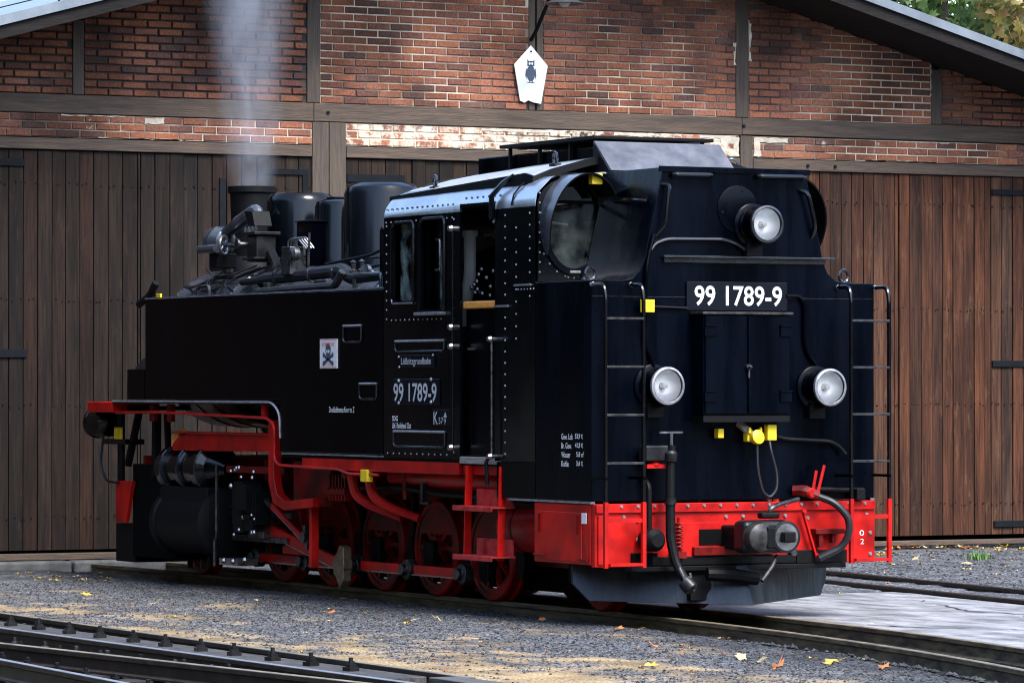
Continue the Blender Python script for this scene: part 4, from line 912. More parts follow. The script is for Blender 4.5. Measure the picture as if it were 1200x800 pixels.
# roof
prf = [(1.13, 3.325), (.95, 3.395), (.65, 3.475), (.35, 3.535), (0, 3.56)]; full = prf + [(-y, z) for y, z in reversed(prf[:-1])]
def ring(x, dz): return [(x, y, z+dz) for y, z in full] + [(x, y, z+dz-.03) for y, z in reversed(full)]
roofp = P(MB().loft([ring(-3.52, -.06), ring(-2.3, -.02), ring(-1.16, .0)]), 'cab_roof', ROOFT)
for s in (-1, 1):
    P(MB().loft([[(-3.52, s*1.135, 3.215), (-3.52, s*1.155, 3.215), (-3.52, s*1.155, 3.275), (-3.52, s*1.135, 3.275)], [(-1.20, s*1.135, 3.27), (-1.20, s*1.155, 3.27), (-1.20, s*1.155, 3.365), (-1.20, s*1.135, 3.365)], [(-1.12, s*1.10, 3.27), (-1.12, s*1.12, 3.27), (-1.12, s*1.12, 3.34), (-1.12, s*1.10, 3.34)]]), 'rain_gutter', MATTE, parent=roofp)
P(MB().loft([[(-1.155, y, z-.05), (-1.11, y, z-.05), (-1.11, y, z+.006), (-1.155, y, z+.006)] for y, z in full]), 'roof_edge_strip', MATTE, parent=roofp)
P(MB().loft([[(-1.12, y, z-.05) for y, z in ((1.1,3.33),(.8,3.40),(.4,3.45),(0,3.47),(-.4,3.45),(-.8,3.40),(-1.1,3.33))], [(-.88, y, z-.05) for y, z in ((1.1,3.35),(.8,3.40),(.4,3.42),(0,3.42),(-.4,3.42),(-.8,3.40),(-1.1,3.35))]], cap=False, closed=False), 'roof_rear_sheet', ROOFT, parent=roofp)
vt = P(MB().box(-3.30, -1.30, -.46, .46, 3.42, 3.595), 'roof_ventilator', BLACK, .01, parent=roofp)
P(MB().box(-2.78, -1.22, -.54, .54, 3.645, 3.672), 'ventilator_cover', MATTE, .006, parent=roofp)
pp = MB()
for xx in (-2.7, -2.2, -1.7, -1.3):
    for yy in (-.48, .48): pp.box(xx-.012, xx+.012, yy-.012, yy+.012, 3.46, 3.645)
P(pp, 'ventilator_post', MATTE, parent=roofp)
def eye(name, p, d, r=.045, t=.012, parent=None):
    p = Vector(p); d = Vector(d).normalized(); mb = MB()
    mb.tube([p + d*(r*math.cos(a)) + Vector((0, 0, r*.9 + r*math.sin(a))) for a in np.linspace(0, 2*math.pi, 17)], t, 6)
    mb.bar(p - d*.08 + Vector((0,0,-.01)), p + d*.08 + Vector((0,0,-.01)), .05, .018)
    return P(mb, name, CLAD, parent=parent)
eye('lifting_eye', (-3.05, -.98, 3.385-.04), (1, -.2, 0), parent=roofp); eye('lifting_eye', (-1.45, -.75, 3.46), (1, -.2, 0), parent=roofp); eye('lifting_eye', (-1.3, .75, 3.44), (.2, 1, 0), parent=roofp)

# --- coal bunker
hp = [(-.62, 3.37), (.62, 3.37), (.66, 3.2), (.755, 2.81), (.775, 2.70), (.82, 2.60), (.89, 2.54), (.97, 2.522), (1.235, 2.522), (1.235, .885), (-1.235, .885), (-1.235, 2.522), (-.97, 2.522), (-.89, 2.54), (-.82, 2.60), (-.775, 2.70), (-.755, 2.81), (-.66, 3.2)]
bk = MB().prism(hp, 0, -.876, 0)
bunk = P(bk, 'coal_bunker', REARB, .006)
for s in (-1, 1):
    P(MB().box(-1.50, -.88, s*HW, s*(HW-.03), .885, 1.16).box(-1.28, -.88, s*(HW-.032), s*.3, .885, 1.16), 'bunker_side', BLACK, parent=bunk)
    P(MB().box(-1.30, .0, s*(HW+.006), s*(HW-.03), .868, .884), 'bottom_angle', WORN, parent=bunk)
P(MB().box(-.004, .012, -.66, .66, 3.335, 3.378), 'top_rim', REARB, .003, parent=bunk)
# tilted coal guard
gd = P(MB().prism([(-1.19, 3.62), (-1.17, 3.625), (-.90, 3.39), (-.93, 3.385)], 1, -.56, .56), 'coal_guard', LID, parent=bunk)
for s in (-1, 1): P(MB().prism([(-1.20, 3.61), (-.94, 3.385), (-1.20, 3.385)], 1, s*.555, s*.54), 'guard_cheek', MATTE, parent=gd)
# rear face fittings
P(MB().box(0, .05, -.64, .86, 2.695, 2.712).box(.0, .012, -.62, .80, 2.66, 2.694), 'rain_ledge', CLAD, .003, parent=bunk)
P(MB().box(0, .004, -1.23, 1.23, 2.40, 2.404), 'plate_seam', CLAD, parent=bunk)
for y0, y1, z in ((-.56, -.22, 3.315), (.18, .59, 3.318)):
    P(MB().tube([(-.0, y0, z), (.055, y0+.01, z), (.055, y1-.01, z), (-.0, y1, z)], .017, 8, .03), 'hand_rail', BLACKG, parent=bunk)
P(MB().tube([(-.01, -.63, 3.24), (.06, -.60, 3.235), (.06, -.63, 2.95), (-.01, -.71, 2.84)], .018, 8, .05), 'hand_rail', BLACKG, parent=bunk)
P(MB().tube([(-.01, .56, 3.225), (.055, .61, 3.20), (.055, .68, 2.95), (-.01, .68, 2.86)], .018, 8, .05), 'hand_rail', BLACKG, parent=bunk)
P(MB().tube([(-.64, -.665, 3.14), (-.60, -.71, 3.145), (-.18, -.72, 3.125), (-.14, -.68, 3.12)], .017, 8, .03), 'hand_rail', BLACKG, parent=bunk)
P(MB().lathe([(.175, 0), (.175, .008), (.165, .012), (.001, .012)], (0, .02, 3.07), UX, 40), 'blanking_plate', REARB, parent=bunk)
for t in (0, 2.1, 4.2): P(MB().knob((.012, .02+.14*math.sin(t+.3), 3.07+.14*math.cos(t+.3)), UX, .012), 'screw', MATTE, parent=bunk)
eye('lifting_eye', (-.35, -1.05, 2.535), (.25, -1, 0), .048, parent=bunk); eye('lifting_eye', (-.15, 1.06, 2.535), (.25, -1, 0), .048, parent=bunk)
# lamps
def headlamp(y, z, x0, ln, r, lug=True):
    o = (x0, y, z)
    lm = P(MB().lathe([(r*.55, -.0), (r*1.05, .02), (r*1.08, ln*.25), (r*1.0, ln*.3), (r, ln*.86), (r*1.10, ln*.88), (r*1.10, ln), (r*.97, ln*1.01), (r*.95, ln*.97), (r*.95, ln*.9)], o, UX, 40, False), 'headlamp', BLACK)
    P(MB().lathe([(.025, ln*.60), (r*.4, ln*.62), (r*.68, ln*.70), (r*.88, ln*.82), (r*.95, ln*.93)], o, UX, 40, False), 'reflector', REFL, parent=lm)
    P(MB().lathe([(.02, .13), (.022, .15), (.026, .17), (.02, .195), (.001, .20)], o, UX, 14), 'bulb', WHITE, parent=lm)
    P(MB().lathe([(r*1.10, ln*.90), (r*1.125, ln*.90), (r*1.125, ln*1.0), (r*1.0, ln*1.02), (r*.96, ln*1.0)], o, UX, 40, False), 'lamp_rim', WORN if z < 2 else CLAD, parent=lm)
    P(MB().lathe([(r*.96, ln*.965), (r*.5, ln*1.0), (.001, ln*1.01)], o, UX, 32, False), 'lens', LENS, parent=lm)
    P(MB().lathe([(r*1.3, -.004), (r*1.3, .02), (r*1.15, .03)], (0.003, y - (.0), z), UX, 40), 'lamp_mount', REARB, parent=lm)
    P(MB().bar((.02, y, z-r*1.2), (ln*.8, y, z-r*1.1), .06, .03).box(-.0, .05, y-.07, y+.07, z-r*1.9, z-r), 'lamp_bracket', MATTE, .006, parent=lm)
headlamp(.145, 2.95, .0, .235, .125)
headlamp(-.715, 1.74, .0, .235, .125); headlamp(.70, 1.73, .0, .235, .125)
# number plate
def numberplate(p0, u, wd, ht, nrm, mat_l, name='number_plate'):
    p0 = Vector(p0); u = Vector(u); n = Vector(nrm); mb = MB(); a = p0; v = Vector((0,0,1))
    mb.loft([[a, a+u*wd, a+u*wd+v*ht, a+v*ht], [a+n*.016, a+u*wd+n*.016, a+u*wd+v*ht+n*.016, a+v*ht+n*.016]])
    return P(mb, name, PLATE, .003), p0 + n*.016
npl, q = numberplate((.003, -.43, 2.305), UY, .88, .215, UX, LETTER)
text('digit', '99 1789-9', LETTER, npl, q + Vector((.001, .065, .035)), UY, UZ, .150, .765, .003, .014)
# tool locker on the rear
lk = P(MB().box(0, .17, -.375, .375, 1.52, 2.27), 'rear_locker', REARB, .006)
P(MB().box(.0, .20, -.395, .395, 2.272, 2.292), 'locker_lid', RUNG, .004, parent=lk)
P(MB().box(0, .172, -.376, .376, 1.47, 1.518), 'locker_shelf', MATTE, parent=lk)
for y0, y1 in ((-.365, -.008), (.008, .365)):
    dd = P(MB().box(.171, .186, y0, y1, 1.535, 2.262), 'locker_door', REARB, .003, parent=lk)
    if y0 < 0: yy = (y0-.01, y0+.09)
    else: yy = (y1-.09, y1+.01)
for y0, y1 in ((-.38, -.28), (.28, .38)):
    for z in (1.66, 2.15): P(MB().box(.187, .20, y0, y1, z-.04, z+.04).box(.187, .212, y0, y1, z+.035, z+.045), 'hinge', REARB, .002, parent=lk)
P(MB().lathe([(.022, 0), (.022, .02), (.012, .03), (.012, .05), (.001, .052)], (.186, .0, 1.88), UX, 10).bar((.21, -.005, 1.90), (.21, -.005, 1.80), .014, .012, UY), 'latch', OILST, parent=lk)
# conduits
def cond(pts, r=.014, m=BLACK, fil=.06, parent=None): return P(MB().tube(pts, r, 8, fil), 'conduit', m, parent=parent or bunk)
cond([(.02, -.71, 2.52+.35), (.02, -.76, 2.70), (.025, -.78, 2.60), (.025, -.80, 2.05), (.025, -.74, 1.96), (.03, -.72, 1.88)])
cond([(.02, -.74, 2.75), (.02, -.70, 2.80), (.02, -.60, 2.835), (.02, -.10, 2.84), (.02, .02, 2.80), (.05, .06, 2.76)], .012, CLAD)
cond([(.02, .44, 2.42), (.02, .56, 2.42), (.02, .60, 2.36), (.02, .60, 2.08), (.02, .63, 1.98), (.02, .70, 1.90)])
cond([(.02, -.78, 2.33), (.02, -.43, 2.32)], .010, MATTE)
cond([(.03, .22, 1.40), (.03, .40, 1.34), (.03, .62, 1.33), (.03, .82, 1.32), (.04, .90, 1.28), (.05, .95, 1.22)], .015, MATTE, .08)
# ladders
for y0, y1 in ((-1.225, -.905), (.905, 1.245)):
    ld = P(MB().tube([(.005, y0, 2.49), (.17, y0, 2.49), (.20, y0, 2.40), (.20, y0, .885)], .016, 8, .10).tube([(.005, y1, 2.49), (.17, y1, 2.49), (.20, y1, 2.40), (.20, y1, .885)], .016, 8, .10), 'ladder', BLACKG)
    lo = P(MB().bar((.20, y0, .885), (.20, y0, .40), .03, .03, UX).bar((.20, y1, .885), (.20, y1, .40), .03, .03, UX).bar((.20, y0+.015, .75), (.20, y1-.015, .75), .02, .03, UZ).bar((.20, y0+.015, .425), (.20, y1-.015, .425), .10, .02, UZ), 'ladder_foot', RED, parent=ld)
    for z in (2.235, 1.88, 1.525, 1.17): P(MB().bar((.20, y0, z), (.20, y1, z), .03, .018), 'rung', RUNG, .003, parent=ld)
    for yy in (y0, y1): P(MB().bar((.0, yy, 1.06), (.19, yy, 1.06), .03, .02).knob((.215, yy, 1.06), UX, .014), 'ladder_stay', BLACK, parent=ld)
    P(MB().lathe([(.02, -.01), (.02, .02), (.001, .03)], (.0, y0, 2.49), UX, 8).lathe([(.02, -.01), (.02, .02), (.001, .03)], (.0, y1, 2.49), UX, 8), 'ladder_bolt', CLAD, parent=ld)
# --- rear headstock and side boxes
hb = P(MB().box(-.02, .03, -1.225, 1.225, .40, .868), 'rear_headstock', RED, .006)
P(MB().box(.031, .05, -1.22, 1.22, .80, .866), 'headstock_angle', RED, .004, parent=hb)
P(MB().box(.031, .042, -.55, -.16, .43, .72).box(.031, .044, -1.20, -1.15, .42, .78), 'headstock_plate', RED, .003, parent=hb)
bl = MB()
for k in range(17): bl.knob((.051, -1.15 + k*.142, .845), UX, .016)
for y, z in ((-1.13, .74), (-1.13, .60), (-1.13, .45), (-.98, .77), (-.86, .74), (-.86, .60), (-.86, .46), (1.15, .76), (1.18, .62), (1.18, .46), (-.10, .76), (.30, .77), (.42, .76), (.05, .76), (.62, .74)): bl.knob((.034, y, z), UX, .018)
P(bl, 'bolts', WORN, parent=hb, kind='stuff')
P(MB().box(.032, .05, -.92, -.70, .38, .50), 'headstock_slot', VOID, parent=hb)
P(MB().box(.032, .045, -.34, .0, .55, .67), 'headstock_slot', VOID, parent=hb)
P(MB().box(-.02, .10, -.95, .92, .365, .40), 'draw_beam', MATTE, .005, parent=hb)
P(MB().box(.03, .07, .50, .95, .40, .50), 'draw_beam', MATTE, .005, parent=hb)
P(MB().box(.03, .06, -.75, .93, .405, .47), 'draw_beam', MATTE, .005, parent=hb)
P(MB().box(.03, .08, -.40, .30, .475, .54), 'draw_beam', REDD, .005, parent=hb)
t = text('marking', 'R   0', LETTER, hb, (.032, .955, .60), UY, UZ, .042, .17, .002); text('marking', '.31   2', LETTER, hb, (.032, .935, .535), UY, UZ, .042, .19, .002)
for s in (-1, 1):
    sbx = P(MB().box(-.90, -.025, s*(HW-.005), s*(HW-.30), .415, .864), 'side_box', RED, .008)
    P(MB().box(-.87, -.15, s*(HW+.002), s*(HW-.005), .435, .80), 'box_door', RED, .004, parent=sbx)
    P(MB().box(-.86, -.70, s*(HW+.002), s*(HW+.03), .465, .48).box(-.17, -.03, s*(HW+.002), s*(HW+.03), .445, .46), 'box_hinge', REDD, .002, parent=sbx)
    P(MB().box(-.14, -.07, s*(HW+.0005), s*(HW+.006), .72, .80), 'maker_tag', WHITE, parent=sbx)
    for xx in (-.80, -.2): P(MB().bar((xx, s*(HW+.005), .64), (xx, s*(HW+.005), .78), .02, .012, UX), 'box_catch', REDD, parent=sbx)
# coupler
cp = P(MB().box(.34, .52, -.235, .185, .50, .745), 'coupler_head', COUP, .045)
P(MB().lathe([(.115, 0), (.118, .04), (.105, .085), (.06, .11), (.02, .115)], (.50, -.12, .62), UX, 28), 'coupler_cone', RUNG, parent=cp)
P(MB().lathe([(.118, -.02), (.12, .02), (.10, .024), (.085, -.07), (.001, -.08)], (.515, .125, .62), UX, 28), 'coupler_cup', COUP, parent=cp)
P(MB().lathe([(.10, 0), (.085, -.055), (.001, -.06)], (.537, .125, .62), UX, 24), 'cup_hollow', STEEL, parent=cp)
P(MB().box(.53, .60, .07, .17, .58, .66).box(.52, .62, -.09, -.02, .54, .70), 'coupler_hook', MATTE, .012, parent=cp)
P(MB().box(.0, .30, -.14, .14, .52, .70), 'draw_bar', MATTE, .02, parent=cp)
P(MB().tube([(.40, .05, .76), (.42, .05, .83), (.40, .15, .86), (.22, .42, .89)], .018, 8, .03), 'uncoupling_lever', OILST, parent=cp)
P(MB().tube([(.45, .09, .48), (.50, .02, .40), (.55, -.10, .30)], .015, 8, .03), 'uncoupling_lever', RUNG, parent=cp)
P(MB().lathe([(.04, 0), (.04, .06), (.015, .065)], (.30, .30, .58), UX, 12).lathe([(.03, 0), (.03, .06), (.015, .065)], (.30, .30, .50), UX, 12), 'coupler_bolt', OILST, parent=cp)
P(MB().box(.36, .44, -.03, .13, .755, .80), 'coupler_cap', MATTE, .015, parent=cp)
# spring left of the coupler
sp = MB().tube([(.09 + .028*math.cos(a), -.545 + .028*math.sin(a), .52 + .20*a/(2*math.pi*7)) for a in np.linspace(0, 2*math.pi*7, 84)], .008, 6)
P(sp, 'return_spring', REDD); P(MB().tube([(.09, -.545, .47), (.09, -.545, .76)], .010, 6).box(.05, .12, -.60, -.49, .46, .51), 'spring_rod', REDD)
P(MB().bar((.08, .55, .79), (.08, .66, .46), .014, .03, UX).knob((.10, .55, .79), UX, .02).knob((.10, .66, .46), UX, .02), 'release_link', RED)
P(MB().box(.04, .12, .64, .90, .62, .66).box(.05, .10, .68, .72, .52, .62).box(.05, .1, .80, .83, .55, .62), 'hose_bracket', REDD, .005)
# brake pipe with red cock and hose
ck = P(MB().tube([(.02, .50, .95), (.08, .56, .95), (.12, .66, .91)], [.04, .045, .04], 10, .03), 'brake_cock', REDD)
P(MB().tube([(.10, .62, .93), (.10, .655, 1.10)], .013, 6).tube([(.11, .66, .93), (.11, .72, 1.14)], .013, 6), 'cock_handle', RED, parent=ck)
P(MB().lathe([(.038, 0), (.042, .015), (.03, .03)], (.11, .60, .93), UX, 12), 'cock_body', RED, parent=ck)
P(MB().tube([(.12, .66, .905), (.20, .76, .86), (.24, .86, .74), (.24, .86, .62), (.2, .82, .52), (.13, .66, .44)], .028, 10, .12), 'brake_hose', RUBBER)
P(MB().tube([(.03, .68, .96), (.03, .95, .95), (.03, 1.12, .95)], .018, 8), 'brake_pipe', MATTE)
P(MB().box(.0, .10, 1.02, 1.10, .87, .96), 'pipe_clamp', MATTE, .01)
# standpipe at the left
stp = P(MB().tube([(.16, -.64, 1.30), (.16, -.655, 1.10), (.18, -.665, .60), (.22, -.64, .42), (.30, -.60, .30)], [.030, .036, .038, .036, .034], 10, .08), 'heating_standpipe', MATTE)
P(MB().lathe([(.045, 0), (.05, .02), (.05, .06), (.036, .08)], (.16, -.65, 1.18), UZ, 14).lathe([(.045, 0), (.045, .05)], (.17, -.66, .86), UZ, 14), 'pipe_collar', COUP, parent=stp)
P(MB().tube([(.16, -.645, 1.30), (.16, -.645, 1.39)], .012, 6).bar((.16, -.75, 1.395), (.16, -.55, 1.395), .014, .014), 'tee_handle', STEEL, parent=stp)
P(MB().box(.04, .16, -.86, -.66, 1.18, 1.30), 'valve_block', COUP, .015, parent=stp)
P(MB().lathe([(.04, 0), (.05, .03), (.03, .05)], (.10, -.76, 1.13), UZ, 12).box(.08, .14, -.84, -.68, 1.13, 1.16), 'valve_knob', RED, parent=stp)
P(MB().lathe([(.055, -.03), (.06, .0), (.06, .05), (.035, .07)], (.31, -.60, .28), (.5, .5, -.7), 12), 'hose_coupling', COUP, parent=stp)
P(MB().tube([(.30, -.66, .40), (.34, -.63, .30), (.34, -.55, .22), (.32, -.58, .36)], .010, 6, .03), 'coupling_clip', STEEL, parent=stp)
bcx = P(MB().lathe([(.05, 0), (.085, .04), (.085, .16), (.05, .2)], (.03, -.80, .60), UX, 16), 'air_valve', MATTE)
P(MB().tube([(.10, -.80, .68), (.10, -.80, 1.0), (.02, -.80, 1.05)], .02, 8, .04), 'air_pipe', MATTE, parent=bcx)
# yellow plugs
ys_ = P(MB().lathe([(.05, 0), (.055, .02), (.055, .045), (.02, .06)], (.10, .115, 1.35), (.9, .1, .2), 16), 'power_plug', YEL)
P(MB().box(.03, .10, .05, .18, 1.32, 1.39).box(.09, .12, .05, .075, 1.38, 1.43).box(.09, .12, .15, .17, 1.38, 1.43), 'plug_socket', YEL, .01, parent=ys_)
P(MB().tube([(.12, .12, 1.30), (.13, .12, 1.10), (.14, .16, .94), (.14, .22, .90), (.14, .28, .96), (.13, .29, 1.08), (.12, .24, 1.26), (.10, .24, 1.33)], .012, 8, .08), 'cable', RUBBER, parent=ys_)
P(MB().tube([(.0, .03, 1.46), (.05, .06, 1.42), (.08, .09, 1.38)], .03, 8), 'socket_conduit', GREYP, parent=ys_)
P(MB().box(.06, .12, .215, .295, 1.33, 1.45), 'yellow_socket', YEL, .006)
P(MB().box(.03, .09, -.20, -.15, 1.35, 1.42), 'yellow_tag', YEL, .004); P(MB().box(.05, .07, -.85, -.735, 2.285, 2.38), 'yellow_tag', YEL, .004)
# plough
pw = MB()
top = lambda X, Y, z: (X, Y, z)
for s in (-1, 1):
    A = Vector((.25, 0, .105)); B = Vector((-.42, s*1.02, .13)); Cc = Vector((-.50, s*1.12, .26)); D = Vector((-.50, s*1.12, .40)); E_ = Vector((.12, 0, .40))
    Am = Vector((.14, 0, .26)); Cm = Vector((-.56, s*1.12, .30))
    t = Vector((-.025, 0, 0))
    pw = MB(); pts = [A, B, Cc, D, E_]
    pw.loft([pts, [p+t for p in pts]])
    pl = P(pw, 'snow_plough', PLOW, .004)
    P(MB().bar((-.15, s*.5, .40), (-.15, s*.5, .30), .06, .08), 'plough_bracket', MATTE, parent=pl)
P(MB().tube([(.16, -.34, .34), (.20, -.16, .33), (.22, .06, .30)], [.05, .055, .05], 10), 'plough_socket', MATTE)
P(MB().box(.0, .06, -.42, -.24, .14, .33), 'hose_holder', MATTE, .005)
# --- frames and running gear
for s in (-1, 1):
    P(MB().box(-9.9, -.05, s*.29, s*.265, .30, 1.05), 'frame_plate', REDD)
def wheel(X, s, r, driving, ang=0.0):
    y0 = s*.44; n = (0, s, 0)
    prof = [(r+.022, -.105), (r+.022, -.08), (r, -.065), (r, .0), (r-.012, .012), (r-.055, .012), (r-.055, -.05)]
    w_ = P(MB().lathe([(r-.05, -.03), (r-.052, .004), (r-.10, .004), (r-.105, -.03)], (X, y0, r), n, 36, False), 'driving_wheel' if driving else 'carrying_wheel', REDD)
    P(MB().lathe(prof, (X, y0, r), n, 40, False), 'tyre', REDT_, parent=w_)
    P(MB().lathe([(.11 if driving else .08, -.05), (.10 if driving else .075, .03), (.03, .035), (.001, .04)], (X, y0, r), n, 20), 'hub', REDD, parent=w_)
    sp = MB()
    for k in range(10):
        a = 2*math.pi*k/10; c, q = math.cos(a), math.sin(a)
        sp.bar((X + .08*c, y0-s*.02, r + .08*q), (X + (r-.09)*c, y0-s*.02, r + (r-.09)*q), .035, .04, (0, 1, 0))
    P(sp, 'spoke', REDD, parent=w_)
    if driving:
        cwp = [(X + (r-.07)*math.cos(t), r + (r-.07)*math.sin(t)) for t in np.linspace(R(20), R(160), 14)]
        P(MB().prism(cwp, 1, y0-s*.03, y0+s*.006), 'counterweight', REDD, parent=w_)
        P(MB().prism([(X-.09, r+.06), (X+.09, r+.06), (X+.075, r-.24), (X-.075, r-.24)], 1, y0+s*.01, y0+s*.09), 'crank', MATTE, .015, parent=w_)
    return w_
for s in (-1, 1):
    for X in (-7.08, -6.08, -5.08, -4.08, -3.08): wheel(X, s, .40, True)
    for X in (-8.88, -1.28): wheel(X, s, .275, False)
    zr = .225; yr = s*.70
    cr = P(MB().bar((-7.08, yr, zr), (-5.2, yr, zr), .035, .085).bar((-4.96, yr, zr), (-4.2, yr, zr), .035, .085).bar((-3.96, yr, zr), (-3.2, yr, zr), .035, .085), 'coupling_rod', RED, .006)
    P(MB().bar((-7.0, yr+s*.02, zr-.037), (-3.1, yr+s*.02, zr-.037), .012, .012), 'rod_edge', STEEL, parent=cr)
    for X in (-7.08, -6.08, -5.08, -4.08, -3.08):
        P(MB().lathe([(.085, -.05), (.085, .03), (.05, .04), (.05, .08), (.001, .085)], (X, yr, zr), (0, s, 0), 16).bar((X, yr+s*.02, zr+.08), (X, yr+s*.02, zr+.18), .05, .05), 'rod_bearing', OILST, .004, parent=cr)
    yc_ = s*.83
    cn = P(MB().bar((-6.62, yc_, .50), (-5.10, yc_, .225), .035, .10), 'connecting_rod', RED, .006)
    P(MB().bar((-6.60, yc_+s*.02, .455), (-5.12, yc_+s*.02, .185), .012, .012), 'rod_edge', STEEL, parent=cn)
    P(MB().lathe([(.11, -.05), (.11, .04), (.06, .05)], (-5.08, yc_, .225), (0, s, 0), 18).prism([(-5.2, .22), (-5.06, .40), (-4.98, .38), (-4.98, .10), (-5.05, .02)], 1, yc_-.04, yc_+.04), 'big_end', BRASS, .01, parent=cn)
    er = P(MB().bar((-6.24, s*.95, .70), (-5.60, s*.95, .44), .03, .05), 'eccentric_rod', RED, .005)
    P(MB().bar((-6.22, s*.966, .685), (-5.62, s*.966, .428), .008, .010), 'rod_edge', STEEL, parent=er)
    P(MB().bar((-6.36, s*.95, .76), (-6.24, s*.95, .70), .04, .05).lathe([(.05, -.03), (.05, .03)], (-5.56, s*.95, .45), UY, 12).bar((-5.56, s*.95, .55), (-5.5, s*.95, .35), .03, .04), 'rod_end', OILST, parent=er)
    # cylinder and valve chest
    cy = P(MB().lathe([(.20, -.02), (.29, 0), (.31, .03), (.31, .10), (.29, .12), (.29, 1.05), (.31, 1.07), (.31, 1.12), (.20, 1.15)], (-8.42, s*.88, .52), UX, 32), 'cylinder', MATTE)
    P(MB().box(-8.35, -7.30, s*.62, s*1.10, .50, .84), 'cylinder_block', MATTE, .015, parent=cy)
    vc = P(MB().lathe([(.06, -.10), (.16, -.06), (.205, -.02), (.215, .02), (.215, .10), (.185, .12), (.185, .42), (.215, .44), (.215, .52), (.19, .54), (.19, .80), (.225, .82), (.225, .92), (.15, .96), (.10, 1.12), (.06, 1.2)], (-8.40, s*.92, 1.0), UX, 32), 'valve_chest', BLACKG)
    for xx in (-8.28, -7.90, -7.50): P(MB().lathe([(.222, 0), (.228, .012), (.222, .024)], (xx, s*.92, 1.0), UX, 32), 'valve_chest_ring', CLAD, parent=vc)
    P(MB().tube([(-8.2, s*1.0, 1.2), (-8.2, s*1.0, 1.28), (-8.05, s*1.0, 1.32)], .05, 8), 'oil_cup', ORW, parent=vc)
    P(MB().bar((-7.25, s*.85, .62), (-6.0, s*.85, .62), .06, .05).bar((-7.25, s*.85, .40), (-6.1, s*.85, .40), .06, .05), 'slide_bar', OILST, .005)
    P(MB().box(-6.82, -6.50, s*.78, s*.92, .40, .62), 'crosshead', OILST, .015)
    P(MB().tube([(-7.2, s*.85, .51), (-6.8, s*.85, .51)], .03, 8), 'piston_rod', STEEL)
    P(MB().tube([(-7.08, s*1.1, 1.05), (-7.08, s*1.1, .42), (-7.12, s*1.1, .37), (-7.12, s*1.1, .15)], .016, 6, .02), 'drain_rod', OILST)
    vg = MB()
    for k in range(12): vg.box(-6.95 + .55*rng.random(), -6.9 + .55*rng.random(), s*(.9+.1*rng.random()), s*(1.0+.1*rng.random()), .45 + .5*rng.random(), .5 + .5*rng.random())
    P(vg, 'valve_gear_link', MATTE, .01, kind='stuff'); vg = MB()
    for k in range(16): vg.knob((-6.95 + .6*rng.random(), s*1.06, .42 + .62*rng.random()), (0, s, 0), .014 + .016*rng.random())
    P(vg, 'valve_gear_bolts', STEEL, kind='stuff')
    P(MB().box(-7.25, -6.85, s*.80, s*1.0, .16, .22).knob((-7.15, s*1.0, .2), (0, s, 0), .03).knob((-6.95, s*1.0, .2), (0, s, 0), .03).knob((-6.7, s*1.0, .22), (0, s, 0), .03), 'drain_cock', STEEL)
    P(MB().box(-6.35, -5.75, s*.72, s*.80, .28, .36), 'brake_beam', RED, .01)
    # red longitudinal and motion bracket
    P(MB().prism([(-8.16, 1.16), (-5.93, 1.175), (-5.93, 1.33), (-7.75, 1.33), (-8.02, 1.29), (-8.16, 1.22)], 1, s*1.06, s*.96).box(-8.1, -5.93, s*1.10, s*.98, 1.32, 1.336), 'motion_support', RED, .008)
    P(MB().box(-7.15, -5.93, s*.98, s*.94, .98, 1.04), 'motion_stay', REDD, .006)
    mbk = MB().prism([(-5.93, 1.45), (-5.82, 1.45), (-5.82, .95), (-5.76, .82), (-5.60, .76), (-5.05, .80), (-5.05, .72), (-5.62, .68), (-5.84, .74), (-5.93, .92)], 1, s*1.13, s*1.05)
    P(mbk, 'motion_bracket', RED, .01)
    P(MB().box(-5.80, -5.05, s*.95, s*.93, .72, 1.10), 'bracket_plate', REDD, .006)
    P(MB().bar((-5.28, s*1.0, .76), (-5.28, s*1.0, .20), .07, .05, UX).bar((-5.45, s*.9, 1.1), (-5.45, s*.9, .7), .04, .04, UX), 'bracket_hanger', RED, .005)
    # thin red pipe with a yellow tag
    yp = s*(HW-.02)
    P(MB().tube([(-9.1, yp, 1.50), (-8.2, yp, 1.51), (-5.78, yp, 1.47), (-5.62, yp, 1.42), (-5.62, yp, 1.12), (-5.52, yp, 1.07), (-4.35, yp, 1.055), (-4.15, yp, 1.02), (-3.6, yp, 1.02)], .013, 8, .07), 'red_pipe', RED)
    if s < 0: P(MB().box(-3.88, -3.76, yp-.03, yp+.03, .96, 1.06), 'yellow_tag', YEL, .006)
    P(MB().lathe([(.03, 0), (.035, .05), (.03, .14)], (-5.95, s*1.15, 1.46), UZ, 10), 'red_fitting', RED)
    # pipes and reservoirs under the footplate
    P(MB().tube([(-4.8, s*.98, .90), (-3.6, s*.98, .92), (-2.9, s*.98, .88), (-1.7, s*.98, .87)], .032, 8, .1), 'heating_pipe', MATTE)
    for xx in (-4.30, -3.98):
        P(MB().tube([(xx-.03, s*1.20, 1.10), (xx-.03, s*1.16, .98)], .022, 8), 'sand_pipe_rod', REDD)
        P(MB().tube([(xx, s*1.12, 1.02), (xx, s*1.08, .84), (xx+.08, s*1.0, .76), (xx+.40, s*.85, .66)], [.045, .045, .04, .035], 10, .08), 'sand_pipe', RED)
    P(MB().tube([(-3.55, s*1.0, 1.04), (-3.55, s*1.0, .82)], .022, 8), 'pipe_hanger', REDD)
    P(MB().bar((-3.2, s*1.0, .96), (-3.2, s*1.0, .80), .06, .03, UX).bar((-3.25, s*1.0, .80), (-3.1, s*1.0, .80), .04, .02), 'pipe_clamp', OILST, .004)
